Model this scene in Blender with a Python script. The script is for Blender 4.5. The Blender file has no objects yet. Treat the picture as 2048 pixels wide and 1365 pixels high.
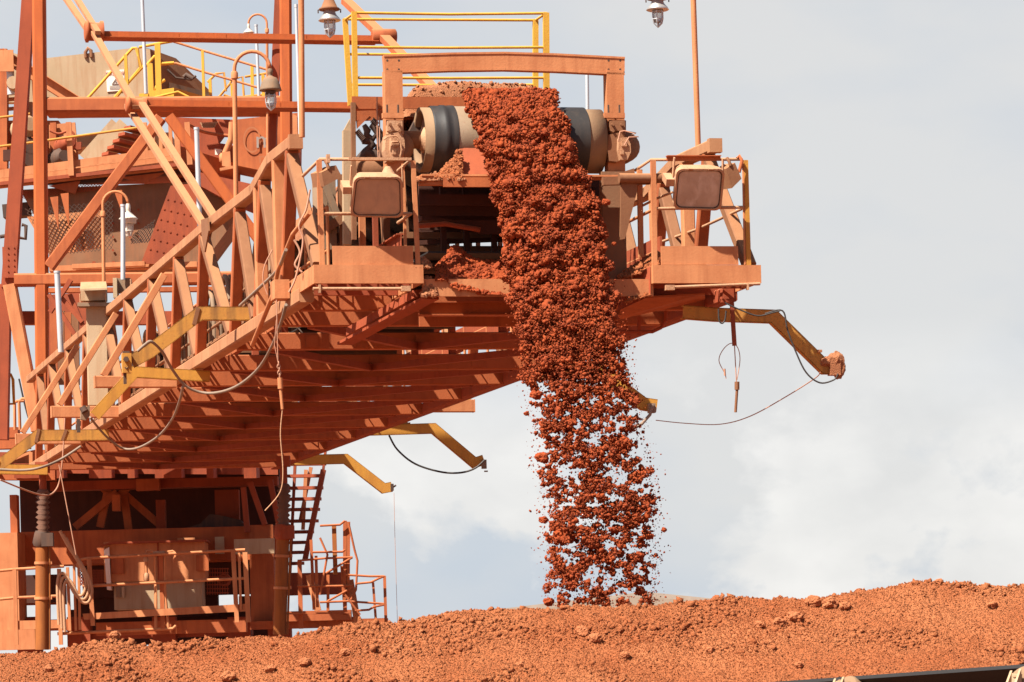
import bpy, math, random
import numpy as np
from mathutils import Vector as V, noise as mnoise
random.seed(7); rng = np.random.default_rng(7)
scene = bpy.context.scene
C = scene.collection
R = math.radians
# ------------------------------------------------------------------ camera, sky, sun, exposure
F = 7000.0; CX = 1024.0; CY = 1345.0; RHO = R(1.5); ZC = 2.0
cam = bpy.data.cameras.new('camera'); camo = bpy.data.objects.new('camera', cam); C.objects.link(camo)
camo.location = (0, 0, ZC); camo.rotation_mode = 'QUATERNION'
from mathutils import Quaternion
camo.rotation_quaternion = Quaternion((1, 0, 0), R(90)) @ Quaternion((0, 0, 1), -RHO)
cam.sensor_fit = 'HORIZONTAL'; cam.sensor_width = 36; cam.lens = F / 2048 * 36
cam.shift_y = (CY - 682.5) / 2048
cam.clip_start = 0.5; cam.clip_end = 6000
scene.camera = camo
SUN = V((0.55, 0.50, -1.0)).normalized()
elev = math.asin(-SUN.z); az = math.atan2(-SUN.x, -SUN.y)
w = bpy.data.worlds.new('World'); scene.world = w; w.use_nodes = True
nt = w.node_tree; N = nt.nodes; L = nt.links
for n in list(N): N.remove(n)
out = N.new('ShaderNodeOutputWorld'); bg = N.new('ShaderNodeBackground')
sky = N.new('ShaderNodeTexSky'); sky.sky_type = 'NISHITA'; sky.sun_disc = False
sky.sun_elevation = elev; sky.sun_rotation = az; sky.dust_density = 1.0; sky.air_density = .7
tc = N.new('ShaderNodeTexCoord')
def mapping(sc, loc=(0, 0, 0)):
    m = N.new('ShaderNodeMapping'); m.inputs['Scale'].default_value = sc; m.inputs['Location'].default_value = loc
    L.new(tc.outputs['Generated'], m.inputs[0]); return m.outputs[0]
def wnoise(vec, scale, detail, rough=.5, dist=0.0):
    n = N.new('ShaderNodeTexNoise'); n.inputs['Scale'].default_value = scale; n.inputs['Detail'].default_value = detail
    n.inputs['Roughness'].default_value = rough; n.inputs['Distortion'].default_value = dist; L.new(vec, n.inputs['Vector']); return n.outputs[0]
def ramp(fac, stops):
    r = N.new('ShaderNodeValToRGB'); e = r.color_ramp.elements
    while len(e) < len(stops): e.new(0.5)
    for q, (p, c) in zip(e, stops): q.position = p; q.color = (*c, 1)
    L.new(fac, r.inputs[0]); return r.outputs[0]
def wmix(f, a, b):
    m = N.new('ShaderNodeMix'); m.data_type = 'RGBA'
    if hasattr(f, 'links'): L.new(f, m.inputs[0])
    else: m.inputs[0].default_value = f
    L.new(a, m.inputs[6]); L.new(b, m.inputs[7]); return m.outputs[2]
# thin high overcast, blue gaps, and cumulus banks low over the horizon (all by direction)
SKYB = 7.9
veil = ramp(wnoise(mapping((1, 1, 2.0), (3.1, 1.2, .4)), 7.5, 5, .5), [(.30, (.595*SKYB, .655*SKYB, .73*SKYB)), (.60, (.755*SKYB, .755*SKYB, .75*SKYB))])
cumf = ramp(wnoise(mapping((1, 1, 1.35), (.37, .2, .13)), 17, 9, .56, .12), [(.45, (0, 0, 0)), (.54, (1, 1, 1))])
sep = N.new('ShaderNodeSeparateXYZ'); L.new(tc.outputs['Generated'], sep.inputs[0])
low = N.new('ShaderNodeMapRange'); low.inputs[1].default_value = .066; low.inputs[2].default_value = .098
low.inputs[3].default_value = 1.0; low.inputs[4].default_value = 0.0; L.new(sep.outputs[2], low.inputs[0])
mm = N.new('ShaderNodeMath'); mm.operation = 'MULTIPLY'; L.new(cumf, mm.inputs[0]); L.new(low.outputs[0], mm.inputs[1])
cumc = ramp(wnoise(mapping((1, 1, 1.6), (1, 2, 3)), 22, 5), [(.3, (.78*SKYB, .775*SKYB, .765*SKYB)), (.6, (.93*SKYB, .915*SKYB, .89*SKYB))])
clouds = wmix(mm.outputs[0], veil, cumc)
cov = N.new('ShaderNodeMapRange'); cov.inputs[1].default_value = .20; cov.inputs[2].default_value = .50; cov.inputs[3].default_value = .94; cov.inputs[4].default_value = .10; L.new(sep.outputs[2], cov.inputs[0])
ahead = N.new('ShaderNodeMapRange'); ahead.inputs[1].default_value = -.3; ahead.inputs[2].default_value = .6; ahead.inputs[3].default_value = .25; L.new(sep.outputs[1], ahead.inputs[0])
cv2 = N.new('ShaderNodeMath'); cv2.operation = 'MULTIPLY'; L.new(cov.outputs[0], cv2.inputs[0]); L.new(ahead.outputs[0], cv2.inputs[1])
tot = wmix(cv2.outputs[0], sky.outputs[0], clouds)
L.new(tot, bg.inputs[0]); bg.inputs[1].default_value = 0.05; L.new(bg.outputs[0], out.inputs[0])
sun = bpy.data.lights.new('sun', 'SUN'); sun.energy = 5.0; sun.angle = R(.5); sun.color = (1, .94, .84)
suno = bpy.data.objects.new('sun', sun); C.objects.link(suno); suno.rotation_mode = 'QUATERNION'
suno.rotation_quaternion = SUN.to_track_quat('-Z', 'Y'); suno.location = (-20, -10, 40)
vs = scene.view_settings; vs.view_transform = 'Standard'; vs.look = 'None'; vs.exposure = 1.35; vs.gamma = 1
# ------------------------------------------------------------------ pixel -> place helpers
cr, sr = math.cos(RHO), math.sin(RHO)
def ray(x, y):
    u = x - CX; v = CY - y
    return V(((u*cr + v*sr) / F, 1.0, (-u*sr + v*cr) / F))
CAM = V((0, 0, ZC))
def P(x, y, Y): return CAM + ray(x, y) * Y
O = P(626, 566, 38)
D = ray(-618, 1370).normalized(); E = V((D.y, -D.x, 0)).normalized(); K = E.cross(D).normalized()
def plane(x, y, n, c):
    r = ray(x, y); return CAM + r * ((c - CAM.dot(n)) / r.dot(n))
def PE(x, y, t): return plane(x, y, E, O.dot(E) + t)      # on a plane along the boom, t metres right of its left face
def PD(x, y, s): return plane(x, y, D, O.dot(D) + s)      # on a plane across the boom, s metres behind its tip
def PK(x, y, h): return plane(x, y, K, O.dot(K) + h)
def B(s, t, h): return O + D*s + E*t + K*h
def inv(p): q = p - O; return q.dot(D), q.dot(E), q.dot(K)
def mpp(p): return p.y / F                                 # metres per photo pixel at p
X3, Y3, Z3 = V((1, 0, 0)), V((0, 1, 0)), V((0, 0, 1))
# ------------------------------------------------------------------ mesh builder
class M:
    def __init__(s): s.v = []; s.f = []; s.sm = set()
    def add(s, vs, fs, smooth=False):
        o = len(s.v); s.v += [V(q) for q in vs]
        for f in fs:
            if smooth: s.sm.add(len(s.f))
            s.f.append(tuple(o + i for i in f))
        return s
    def obox(s, c, a, b, d):                               # centre and three half vectors
        vs = [c + a*i + b*j + d*k for i in (-1, 1) for j in (-1, 1) for k in (-1, 1)]
        return s.add(vs, [(0,1,3,2),(4,6,7,5),(0,4,5,1),(2,3,7,6),(0,2,6,4),(1,5,7,3)])
    def box(s, c, sx, sy, sz): return s.obox(V(c), X3*sx/2, Y3*sy/2, Z3*sz/2)
    def bbox(s, c, sx, sy, sz): return s.obox(V(c), E*sx/2, D*sy/2, K*sz/2)   # in the boom's axes
    def beam(s, a, b, w, h, up=None, ch=0.0, ext=0.0):
        a = V(a); b = V(b); d = (b - a).normalized(); a = a - d*ext; b = b + d*ext
        up = V(up) if up is not None else K
        if abs(d.dot(up)) > .97: up = -D if abs(d.dot(D)) < .9 else E
        sd = d.cross(up).normalized(); u = sd.cross(d).normalized()
        if ch <= 0: prof = [(-w/2,-h/2),(w/2,-h/2),(w/2,h/2),(-w/2,h/2)]
        else:
            x, y = w/2, h/2; prof = [(-x+ch,-y),(x-ch,-y),(x,-y+ch),(x,y-ch),(x-ch,y),(-x+ch,y),(-x,y-ch),(-x,-y+ch)]
        n = len(prof)
        vs = [a + sd*p + u*q for p, q in prof] + [b + sd*p + u*q for p, q in prof]
        return s.add(vs, [(i, (i+1) % n, n + (i+1) % n, n + i) for i in range(n)] + [tuple(reversed(range(n))), tuple(range(n, 2*n))])
    def ibeam(s, a, b, w, h, tw=.012, tf=.016, up=None):
        a = V(a); b = V(b); d = (b - a).normalized(); up = V(up) if up is not None else K
        sd = d.cross(up).normalized(); u = sd.cross(d).normalized()
        s.beam(a, b, tw, h - 2*tf, up); q = u*(h/2 - tf/2)
        s.beam(a + q, b + q, w, tf, up); s.beam(a - q, b - q, w, tf, up); return s
    def tube(s, pts, r, n=8, caps=True):
        pts = [V(p) for p in pts]; k = len(pts); vs = []; prev = None
        for i, p in enumerate(pts):
            t = (pts[min(i+1, k-1)] - pts[max(i-1, 0)]).normalized()
            if prev is None:
                a = Z3 if abs(t.z) < .9 else X3; x = t.cross(a).normalized()
            else: x = (prev - t*prev.dot(t)).normalized()
            prev = x; y = t.cross(x); rr = r[i] if isinstance(r, (list, tuple)) else r
            vs += [p + (x*math.cos(2*math.pi*j/n) + y*math.sin(2*math.pi*j/n))*rr for j in range(n)]
        fs = [(i*n+j, i*n+(j+1) % n, (i+1)*n+(j+1) % n, (i+1)*n+j) for i in range(k-1) for j in range(n)]
        s.add(vs, fs, True)
        if caps: s.add(vs[:n], [tuple(reversed(range(n)))]); s.add(vs[-n:], [tuple(range(n))])
        return s
    def lathe(s, base, axis, prof, n=20, smooth=True):     # prof: (radius, distance along the axis)
        base = V(base); ax = V(axis).normalized(); a = Z3 if abs(ax.z) < .9 else X3
        x = ax.cross(a).normalized(); y = ax.cross(x); vs = []
        for r, t in prof: vs += [base + ax*t + (x*math.cos(2*math.pi*j/n) + y*math.sin(2*math.pi*j/n))*r for j in range(n)]
        k = len(prof)
        fs = [(i*n+j, i*n+(j+1) % n, (i+1)*n+(j+1) % n, (i+1)*n+j) for i in range(k-1) for j in range(n)]
        s.add(vs, fs, smooth)
        if prof[0][0] > 1e-4: s.add(vs[:n], [tuple(reversed(range(n)))])
        if prof[-1][0] > 1e-4: s.add(vs[-n:], [tuple(range(n))])
        return s
    def prism(s, poly, vec):
        n = len(poly); vs = [V(p) for p in poly] + [V(p) + V(vec) for p in poly]
        return s.add(vs, [tuple(reversed(range(n))), tuple(range(n, 2*n))] + [(i, (i+1) % n, n+(i+1) % n, n+i) for i in range(n)])
    def bolt(s, c, n, r=.014, l=.018): return s.lathe(c, n, [(r, 0), (r, l)], 6, False)
    def rock(s, c, r, seed=0, asp=(1, 1, 1), sub=2):
        vs, fs = ICO[sub]; rs = random.Random(seed); o = V((rs.uniform(-50, 50), rs.uniform(-50, 50), rs.uniform(-50, 50)))
        res = []
        for q in vs:
            q = V(q); k = 1 + .42*mnoise.noise(q*1.15 + o) + .24*mnoise.noise(q*2.6 + o) + .13*mnoise.noise(q*6 + o)
            res.append(V(c) + V((q.x*asp[0], q.y*asp[1], q.z*asp[2]))*(r*k))
        return s.add(res, fs)
    def build(s, name, mat, parent=None, bevel=0):
        me = bpy.data.meshes.new(name)
        org = V((0, 0, 0)); q = parent
        if parent is not None:
            while q is not None: org += q.location; q = q.parent
            loc = V((0, 0, 0))
        else:
            xs = [p.x for p in s.v]; ys = [p.y for p in s.v]; zs = [p.z for p in s.v]
            org = V(((min(xs)+max(xs))/2, (min(ys)+max(ys))/2, min(zs))); loc = org
        me.from_pydata([tuple(p - org) for p in s.v], [], s.f)
        if s.sm: me.polygons.foreach_set('use_smooth', [i in s.sm for i in range(len(s.f))])
        me.materials.append(MAT[mat]); me.update()
        o = bpy.data.objects.new(name, me); C.objects.link(o); o.location = loc
        if parent is not None: o.parent = parent
        return o
def ico(sub):
    t = (1 + 5**.5)/2
    vs = [V(p).normalized() for p in [(-1,t,0),(1,t,0),(-1,-t,0),(1,-t,0),(0,-1,t),(0,1,t),(0,-1,-t),(0,1,-t),(t,0,-1),(t,0,1),(-t,0,-1),(-t,0,1)]]
    fs = [(0,11,5),(0,5,1),(0,1,7),(0,7,10),(0,10,11),(1,5,9),(5,11,4),(11,10,2),(10,7,6),(7,1,8),(3,9,4),(3,4,2),(3,2,6),(3,6,8),(3,8,9),(4,9,5),(2,4,11),(6,2,10),(8,6,7),(9,8,1)]
    for _ in range(sub):
        c = {}; nf = []
        def mid(a, b):
            k = (min(a, b), max(a, b))
            if k not in c: vs.append(((vs[a] + vs[b])/2).normalized()); c[k] = len(vs) - 1
            return c[k]
        for a, b, d in fs:
            x, y, z = mid(a, b), mid(b, d), mid(d, a); nf += [(a,x,z),(b,y,x),(d,z,y),(x,y,z)]
        fs = nf
    return vs, fs
ICO = [ico(i) for i in range(4)]
ICO.append(([V(q) for q in ((1,0,0),(-1,0,0),(0,1,0),(0,-1,0),(0,0,1),(0,0,-1))], [(0,2,4),(2,1,4),(1,3,4),(3,0,4),(2,0,5),(1,2,5),(3,1,5),(0,3,5)]))
def tag(o, label, cat, group=None, kind=None):
    if label: o['label'] = label
    if cat: o['category'] = cat
    if group: o['group'] = group
    if kind: o['kind'] = kind
    return o
def thing(name, loc, label, cat, group=None):
    o = bpy.data.objects.new(name, None); C.objects.link(o); o.location = V(loc); o.empty_display_size = .3
    return tag(o, label, cat, group)
def npmesh(name, vs, fs, mat, org=None):
    me = bpy.data.meshes.new(name); vs = np.asarray(vs, np.float32); fs = np.asarray(fs, np.int32)
    org = vs.mean(0) if org is None else np.asarray(org, np.float32); vs = vs - org
    k = fs.shape[1]
    me.vertices.add(len(vs)); me.vertices.foreach_set('co', vs.ravel())
    me.loops.add(fs.size); me.loops.foreach_set('vertex_index', fs.ravel())
    me.polygons.add(len(fs)); me.polygons.foreach_set('loop_start', np.arange(0, fs.size, k, dtype=np.int32))
    me.update(calc_edges=True); me.validate(); me.materials.append(MAT[mat])
    o = bpy.data.objects.new(name, me); C.objects.link(o); o.location = V([float(q) for q in org]); return o
def scatter(cs, rs, sub=0, asp=None, jit=.22):
    bv = np.array([tuple(q) for q in ICO[sub][0]]); bf = np.array(ICO[sub][1]); n = len(cs); k = len(bv)
    g = rng.normal(0, 1, (n, 3, 3)); q, _ = np.linalg.qr(g)
    sc = rng.uniform(.65, 1.25, (n, 1, 3)) if asp is None else asp[:, None, :]*rng.uniform(.8, 1.2, (n, 1, 3))
    v = bv[None]*(1 + rng.normal(0, jit, (n, k, 1)))
    if asp is None: v = np.einsum('nkj,nij->nki', v*sc, q)
    else: v = np.einsum('nkj,nij->nki', v, q)*sc
    v = v*rs[:, None, None] + cs[:, None, :]
    f = bf[None] + (np.arange(n)*k)[:, None, None]
    return v.reshape(-1, 3), f.reshape(-1, 3)
# value noise in numpy
def vnoise(x, y, seed=0):
    xi = np.floor(x).astype(np.int64); yi = np.floor(y).astype(np.int64); fx = x - xi; fy = y - yi
    fx = fx*fx*(3 - 2*fx); fy = fy*fy*(3 - 2*fy)
    def h(a, b):
        n = (a*374761393 + b*668265263 + seed*1442695) & 0xffffffff
        n = ((n ^ (n >> 13))*1274126177) & 0xffffffff; n = n ^ (n >> 16); return (n & 0xffff)/65535.0
    return (h(xi, yi)*(1-fx) + h(xi+1, yi)*fx)*(1-fy) + (h(xi, yi+1)*(1-fx) + h(xi+1, yi+1)*fx)*fy
def fbm(x, y, oct=4, seed=0):
    a = 1; t = 0; n = 0
    for i in range(oct): t = t + a*vnoise(x, y, seed + i); n += a; a *= .5; x = x*2.03; y = y*2.03
    return t/n
# ------------------------------------------------------------------ materials
MAT = {}
def mat(name, c1, c2, c3=None, rough=.8, scale=1.5, streak=.5, speck=.35, bump=.15, bscale=40, metal=0.0, dust=None, dustamt=0.0):
    m = bpy.data.materials.new(name); m.use_nodes = True; t = m.node_tree; n = t.nodes; l = t.links
    bs = n['Principled BSDF']; bs.inputs['Roughness'].default_value = rough; bs.inputs['Metallic'].default_value = metal
    bs.inputs['Specular IOR Level'].default_value = .3
    co = n.new('ShaderNodeTexCoord')
    def nz(sc, det, stretch=(1, 1, 1), rg=.55):
        mp = n.new('ShaderNodeMapping'); mp.inputs['Scale'].default_value = stretch; l.new(co.outputs['Object'], mp.inputs[0])
        q = n.new('ShaderNodeTexNoise'); q.inputs['Scale'].default_value = sc; q.inputs['Detail'].default_value = det
        q.inputs['Roughness'].default_value = rg; l.new(mp.outputs[0], q.inputs[0]); return q.outputs[0]
    def rmp(f, a, b):
        q = n.new('ShaderNodeMapRange'); q.inputs[1].default_value = a; q.inputs[2].default_value = b; l.new(f, q.inputs[0]); return q.outputs[0]
    def mx(f, a, b, k=1.0):
        q = n.new('ShaderNodeMix'); q.data_type = 'RGBA'
        if k != 1.0:
            z = n.new('ShaderNodeMath'); z.operation = 'MULTIPLY'; z.inputs[1].default_value = k; l.new(f, z.inputs[0]); f = z.outputs[0]
        l.new(f, q.inputs[0])
        for i, c in ((6, a), (7, b)):
            if isinstance(c, tuple): q.inputs[i].default_value = (*c, 1)
            else: l.new(c, q.inputs[i])
        return q.outputs[2]
    col = mx(rmp(nz(scale, 6), .35, .65), c1, c2)
    if streak: col = mx(rmp(nz(9, 4, (1, 1, .09)), .48, .72), col, c3 or c2, streak)
    if streak: col = mx(rmp(nz(3.1, 5, (1, 1, .35), .7), .55, .70), col, c3 or c2, streak*.8)
    if speck: col = mx(rmp(nz(26, 5, rg=.7), .60, .74), col, c3 or c2, speck)
    if dust:
        ge = n.new('ShaderNodeNewGeometry'); sp = n.new('ShaderNodeSeparateXYZ'); l.new(ge.outputs['Normal'], sp.inputs[0])
        col = mx(rmp(sp.outputs[2], .55, .95), col, dust, dustamt)
    l.new(col, bs.inputs['Base Color'])
    if bump:
        bp = n.new('ShaderNodeBump'); bp.inputs['Strength'].default_value = bump; bp.inputs['Distance'].default_value = .02 if bump < .65 else .05
        l.new(nz(bscale, 6, rg=.65), bp.inputs['Height']); l.new(bp.outputs[0], bs.inputs['Normal'])
    MAT[name] = m; return m
DU = (.38, .17, .072)
mat('orange_paint', (.41, .112, .034), (.31, .078, .025), (.22, .052, .018), dust=DU, dustamt=.75)
mat('deep_orange', (.42, .098, .022), (.36, .082, .02), (.25, .055, .018), dust=DU, dustamt=.7)
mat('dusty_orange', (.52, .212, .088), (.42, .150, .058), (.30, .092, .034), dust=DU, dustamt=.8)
mat('dusty_tan', (.40, .195, .092), (.33, .142, .064), (.25, .095, .04), dust=DU, dustamt=.8)
mat('dusty_brown', (.215, .092, .041), (.17, .068, .030), (.25, .118, .055), dust=DU, dustamt=.8)
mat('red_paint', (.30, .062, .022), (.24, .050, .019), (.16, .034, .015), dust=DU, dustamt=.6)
mat('yellow_paint', (.50, .24, .035), (.45, .20, .034), (.29, .115, .026), speck=.6, dust=DU, dustamt=.55)
mat('worn_yellow', (.47, .225, .042), (.42, .185, .04), (.15, .07, .026), scale=5, streak=.75, speck=.95, dust=DU, dustamt=.4)
mat('bright_yellow', (.57, .325, .035), (.52, .275, .033), (.43, .18, .035), speck=.4)
mat('tan_paint', (.40, .285, .175), (.36, .25, .145), (.33, .19, .10), streak=.8, dust=DU, dustamt=.6)
mat('grey_tan', (.22, .15, .095), (.17, .11, .07), (.27, .14, .07), streak=.7, dust=DU, dustamt=.6)
mat('dust', (.44, .245, .135), (.39, .205, .11), (.33, .15, .07), bump=.4)
mat('rubber', (.020, .018, .018), (.030, .026, .024), (.08, .055, .04), rough=.55, streak=.3, bump=.05)
mat('worn_steel', (.31, .225, .15), (.24, .165, .105), (.22, .085, .04), rough=.55, streak=.0, speck=.6, scale=3, bump=.1)
mat('galvanised', (.52, .54, .56), (.44, .46, .47), (.40, .36, .31), rough=.5, metal=.35, bump=.05)
mat('dark_steel', (.055, .035, .028), (.085, .05, .035), (.14, .06, .03))
mat('cable_grey', (.20, .15, .11), (.25, .17, .12), rough=.7, streak=0)
mat('cable_black', (.03, .027, .025), (.05, .04, .035), rough=.5, streak=0)
mat('wire', (.42, .22, .14), (.38, .18, .11), streak=0)
mat('bellows', (.10, .055, .04), (.16, .075, .045), streak=0)
mat('white_enamel', (.70, .64, .56), (.60, .52, .42), (.50, .33, .2), rough=.45)
mat('aluminium', (.62, .60, .56), (.50, .45, .40), rough=.35, metal=.7, bump=.03)
mat('sign_white', (.74, .66, .58), (.70, .60, .50), (.62, .46, .36), bump=0)
mat('sign_red', (.42, .17, .12), (.46, .22, .16), bump=0)
mat('sign_grey', (.25, .20, .17), (.30, .24, .20), bump=0)
mat('faded_mark', (.36, .125, .05), (.33, .11, .045), bump=0)
mat('ore_fresh', (.29, .051, .010), (.20, .032, .0075), (.37, .085, .023), scale=6, streak=0, speck=.5, bump=.6, bscale=60, rough=.95)
mat('ore_dry', (.44, .150, .056), (.36, .098, .030), (.50, .21, .092), scale=1.1, streak=0, speck=.6, bump=.9, bscale=60, rough=.95)
mat('ore_pale', (.38, .155, .072), (.32, .115, .048), (.43, .21, .11), scale=4, streak=0, speck=.5, bump=.7, bscale=70, rough=.95)
mat('cylinder_paint', (.31, .098, .018), (.24, .072, .016), (.15, .046, .014), streak=.6)
mat('shade_cross_paint', (.37, .098, .030), (.31, .080, .026), (.24, .060, .02), dust=DU, dustamt=.75)  # deeper orange for cross beams, some of their shade put into the colour
mat('rust_brown', (.23, .115, .060), (.18, .085, .042), (.28, .11, .05), streak=.7, scale=2.5)
mat('rim_paint', (.25, .155, .085), (.21, .125, .068), (.17, .085, .045), streak=.3)
mat('black_rubber', (.012, .010, .010), (.016, .013, .012), rough=.6, streak=0, speck=0, bump=.05)
mat('shadow_steel', (.075, .024, .013), (.055, .018, .011), (.04, .014, .009))  # near-black red, the shade of bays and chute put into the colour
mat('ore_clod', (.44, .16, .065), (.37, .115, .042), (.48, .20, .085), scale=7, streak=0, speck=.5, bump=.7, bscale=70, rough=.95)
mat('earth', (.24, .080, .034), (.20, .066, .028), streak=0, scale=.3, bump=.3)
mat('shed_wall', (.30, .245, .185), (.27, .215, .16), streak=.4, bump=0)
mat('shed_roof', (.33, .28, .225), (.29, .24, .19), streak=.4, bump=0)
def glassy(name, col, rough, tr=.0):
    m = bpy.data.materials.new(name); m.use_nodes = True; b = m.node_tree.nodes['Principled BSDF']
    b.inputs['Base Color'].default_value = (*col, 1); b.inputs['Roughness'].default_value = rough; b.inputs['Transmission Weight'].default_value = tr
    MAT[name] = m
glassy('lamp_glass', (.85, .80, .70), .15, .75)
mat('clear_lens', (.50, .41, .32), (.36, .27, .20), (.62, .54, .45), rough=.12, scale=3, streak=.5, speck=.3, bump=.02)
mat('dirty_lens', (.36, .245, .165), (.44, .29, .185), (.30, .20, .14), rough=.22, scale=6, streak=.6, speck=.4, bump=.03)
# ================================================================== THE BOOM
TR = inv(PD(1521, 548, 0))[1]                  # right outer face
TL, TRi = .085, TR - .085
tDL = inv(PD(838, 282, .95))[1]; tDR = inv(PD(1199, 282, .95))[1]; TC = (tDL + tDR)/2
hDr = inv(PD(1018, 282, .95))[2]; rDr = 65*.00556
boom = thing('stacker_boom', B(16, TR/2, -.2), 'long orange lattice boom with two side trusses reaching over the falling ore', 'conveyor boom')
def chord_pts():
    px = [(590, 285), (545, 320), (512, 380), (416, 454), (95, 729)]
    return [inv(PE(x, y, TL)) for x, y in px]
CH = chord_pts()
def chord_h(s):
    for a, b in zip(CH, CH[1:]):
        if s <= b[0] or b is CH[-1]:
            return a[2] + (b[2] - a[2])*(s - a[0])/(b[0] - a[0])
SEND = 33.0
CH.append((SEND, TL, CH[-1][2] + (CH[-1][2] - CH[-2][2])*(SEND - CH[-1][0])/(CH[-1][0] - CH[-2][0])))
APX = [inv(PE(x, 500, TL))[0] for x in (588, 532, 481, 409, 356, 303, 253, 209, 169, 132, 97)] + [31.0]
for t, side in ((TL, 'l'), (TRi, 'r')):
    m = M().beam(B(.9, t, -.03), B(SEND, t, -.03), .17, .168, K, .018); m.build('lower_chord', 'dusty_tan' if side == 'l' else 'red_paint', boom)  # right chord gets a darker red that stands in for its shade
    m = M()
    pts = [B(c[0], t, c[2]) for c in CH]
    for i, (a, b) in enumerate(zip(pts, pts[1:])): m.beam(a, b, .15, .145, K, .018, ext=.028 if i else 0)
    m.obox(pts[0] - D*.03, E*.077, D*.05, K*.08)
    m.build('upper_chord', 'dusty_tan', boom)
    for i, sa in enumerate(APX):
        top = chord_h(sa) - .06
        sb = (APX[i-1] + .85) if i else .12
        hb = .05 if i else .19
        M().beam(B(sa + .06, t, top), B(sb, t, hb), .13, .135, E, .014).build('lattice_diagonal', 'dusty_brown', boom)
        sb2 = sa + .62
        M().beam(B(sa - .03, t, top), B(sb2, t, .05), .12, .14, E, .014).build('lattice_strut', 'orange_paint', boom)
    for x, yt in ((560, 335), (521, 393)):
        s_ = inv(PE(x, 450, TL))[0]
        M().beam(B(s_, t, chord_h(s_) - .05), B(s_, t, .05), .15, .12, D, .014).build('lattice_post', 'dusty_orange', boom)
# cross beams under the boom, at the lower chord nodes
SX = [1.75, 3.5] + [a + 1.0 for a in APX[2:]]
for i, s_ in enumerate(SX):
    m = M().beam(B(s_, .17, -.02), B(s_, TR - .17, -.02), .15, .215, K, .01)
    for f in (.22, .5, .78): m.bbox(B(s_ - .083, TR*f, -.02), .16, .01, .15)
    m.build('cross_beam', 'shade_cross_paint', boom)
    if i and i < len(SX) - 1:
        a, b = SX[i], SX[i+1]
        for (t0, t1) in ((.6, TC), (TR - .6, TC)):
            M().beam(B(a + .1, t0, -.10), B(b - .1, t1, -.10), .09, .09, K).build('wind_brace', 'red_paint', boom)
# conveyor stringers, idler frames, rollers and the belt
hB = hDr + rDr                                       # belt level over the head pulley
for t in (tDL - .12, tDR + .12):
    m = M().ibeam(B(1.5, t, .62), B(SEND, t, .62), .10, .22); m.build('belt_stringer', 'red_paint', boom)
    for s_ in SX[1:]: M().beam(B(s_, t, .09), B(s_, t, .51), .09, .09, D).build('stringer_post', 'red_paint', boom)
bw = (tDR - tDL)/2 - .12
for k in range(24):
    s_ = 2.0 + k*1.3
    f = M()
    f.bbox(B(s_, TC, .77), 2*bw + .3, .07, .07)
    for sg in (-1, 1):
        f.beam(B(s_, TC + sg*(bw + .07), .74), B(s_, TC + sg*(bw + .12), 1.72), .05, .06, D)
        f.beam(B(s_, TC + sg*(bw*.36), .78), B(s_, TC + sg*(bw*.36), 1.15), .04, .05, D)
    fo = f.build('idler_frame', 'dusty_brown', boom)
    for a_, b_ in (((TC - bw*.36, 1.22), (TC - bw - .05, 1.60)), ((TC + bw*.36, 1.22), (TC + bw + .05, 1.60)), ((TC - bw*.34, 1.2), (TC + bw*.34, 1.2)), ((TC - bw - .02, .40), (TC + bw + .02, .40))):
        M().tube([B(s_, *a_), B(s_, *b_)], .073, 10).build('idler_roller', 'dark_steel', fo)
# the belt: a trough that flattens towards the head pulley, and the slack return strand
def belt_prof(s_):
    k = min(1, max(0, (s_ - 1.0)/3.5)); z0 = hB*(1-k) + 1.30*k
    lift = .36*k
    return [(-bw - .02, z0 + lift), (-bw*.36, z0), (bw*.36, z0), (bw + .02, z0 + lift)]
vs = []; fs = []; ss = [.95, 1.4, 1.9, 2.6, 3.4, 4.5] + [6 + 2*i for i in range(14)]
for s_ in ss:
    p = belt_prof(s_); vs += [B(s_, TC + a, z) for a, z in p] + [B(s_, TC + a, z - .02) for a, z in p]
for i in range(len(ss) - 1):
    for j in range(3):
        a = i*8 + j; fs += [(a, a+1, a+9, a+8), (a+4, a+12, a+13, a+5)]
    for j in (0, 3): a = i*8 + j; fs.append((a, a+8, a+12, a+4))
M().add(vs, fs, True).build('carrying_belt', 'rubber', boom)
M().beam(B(1.2, TC, .48), B(SEND, TC, .48), 2*bw, .02, K).build('return_belt', 'rubber', boom)
# hexagonal grating of the two side walkways
def hexfloor(t0, t1, s0, s1, h, r=.105, wd=.011, th=.03):
    m = M(); dx = r*math.sqrt(3); dy = r*1.5; row = 0; s_ = s0
    seen = set()
    while s_ < s1:
        t = t0 + (dx/2 if row % 2 else 0)
        while t < t1:
            cs = [(t + r*math.cos(R(60*k+30)), s_ + r*1.0*math.sin(R(60*k+30))) for k in range(6)]
            for k in range(6):
                a, b = cs[k], cs[(k+1) % 6]
                key = tuple(sorted(((round(a[0], 2), round(a[1], 2)), (round(b[0], 2), round(b[1], 2)))))
                if key in seen or min(a[0], b[0]) < t0 - .02 or max(a[0], b[0]) > t1 + .02: continue
                seen.add(key); m.beam(B(a[1], a[0], h), B(b[1], b[0], h), wd, th, K)
            t += dx
        s_ += dy; row += 1
    return m
WL0, WL1 = .19, .56; WR0, WR1 = TR - .56, TR - .19
for a, b in ((WL0, WL1), (WR0, WR1)):
    g = hexfloor(a, b, 1.7, 31.5, .13, .125, .012, .02)
    g.beam(B(1.7, b + .03, .13), B(31.5, b + .03, .13), .02, .04, K)
    g.build('walkway_grating', 'orange_paint', boom)
M().beam(B(2.0, TR - .58, .62), B(32, TR - .58, .62), .03, .30, K).beam(B(2.0, TR - .52, .48), B(32, TR - .52, .48), .12, .02, K).build('chord_shade_plate', 'red_paint', boom)  # plate and ledge added to keep the sun off the right lower chord
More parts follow.
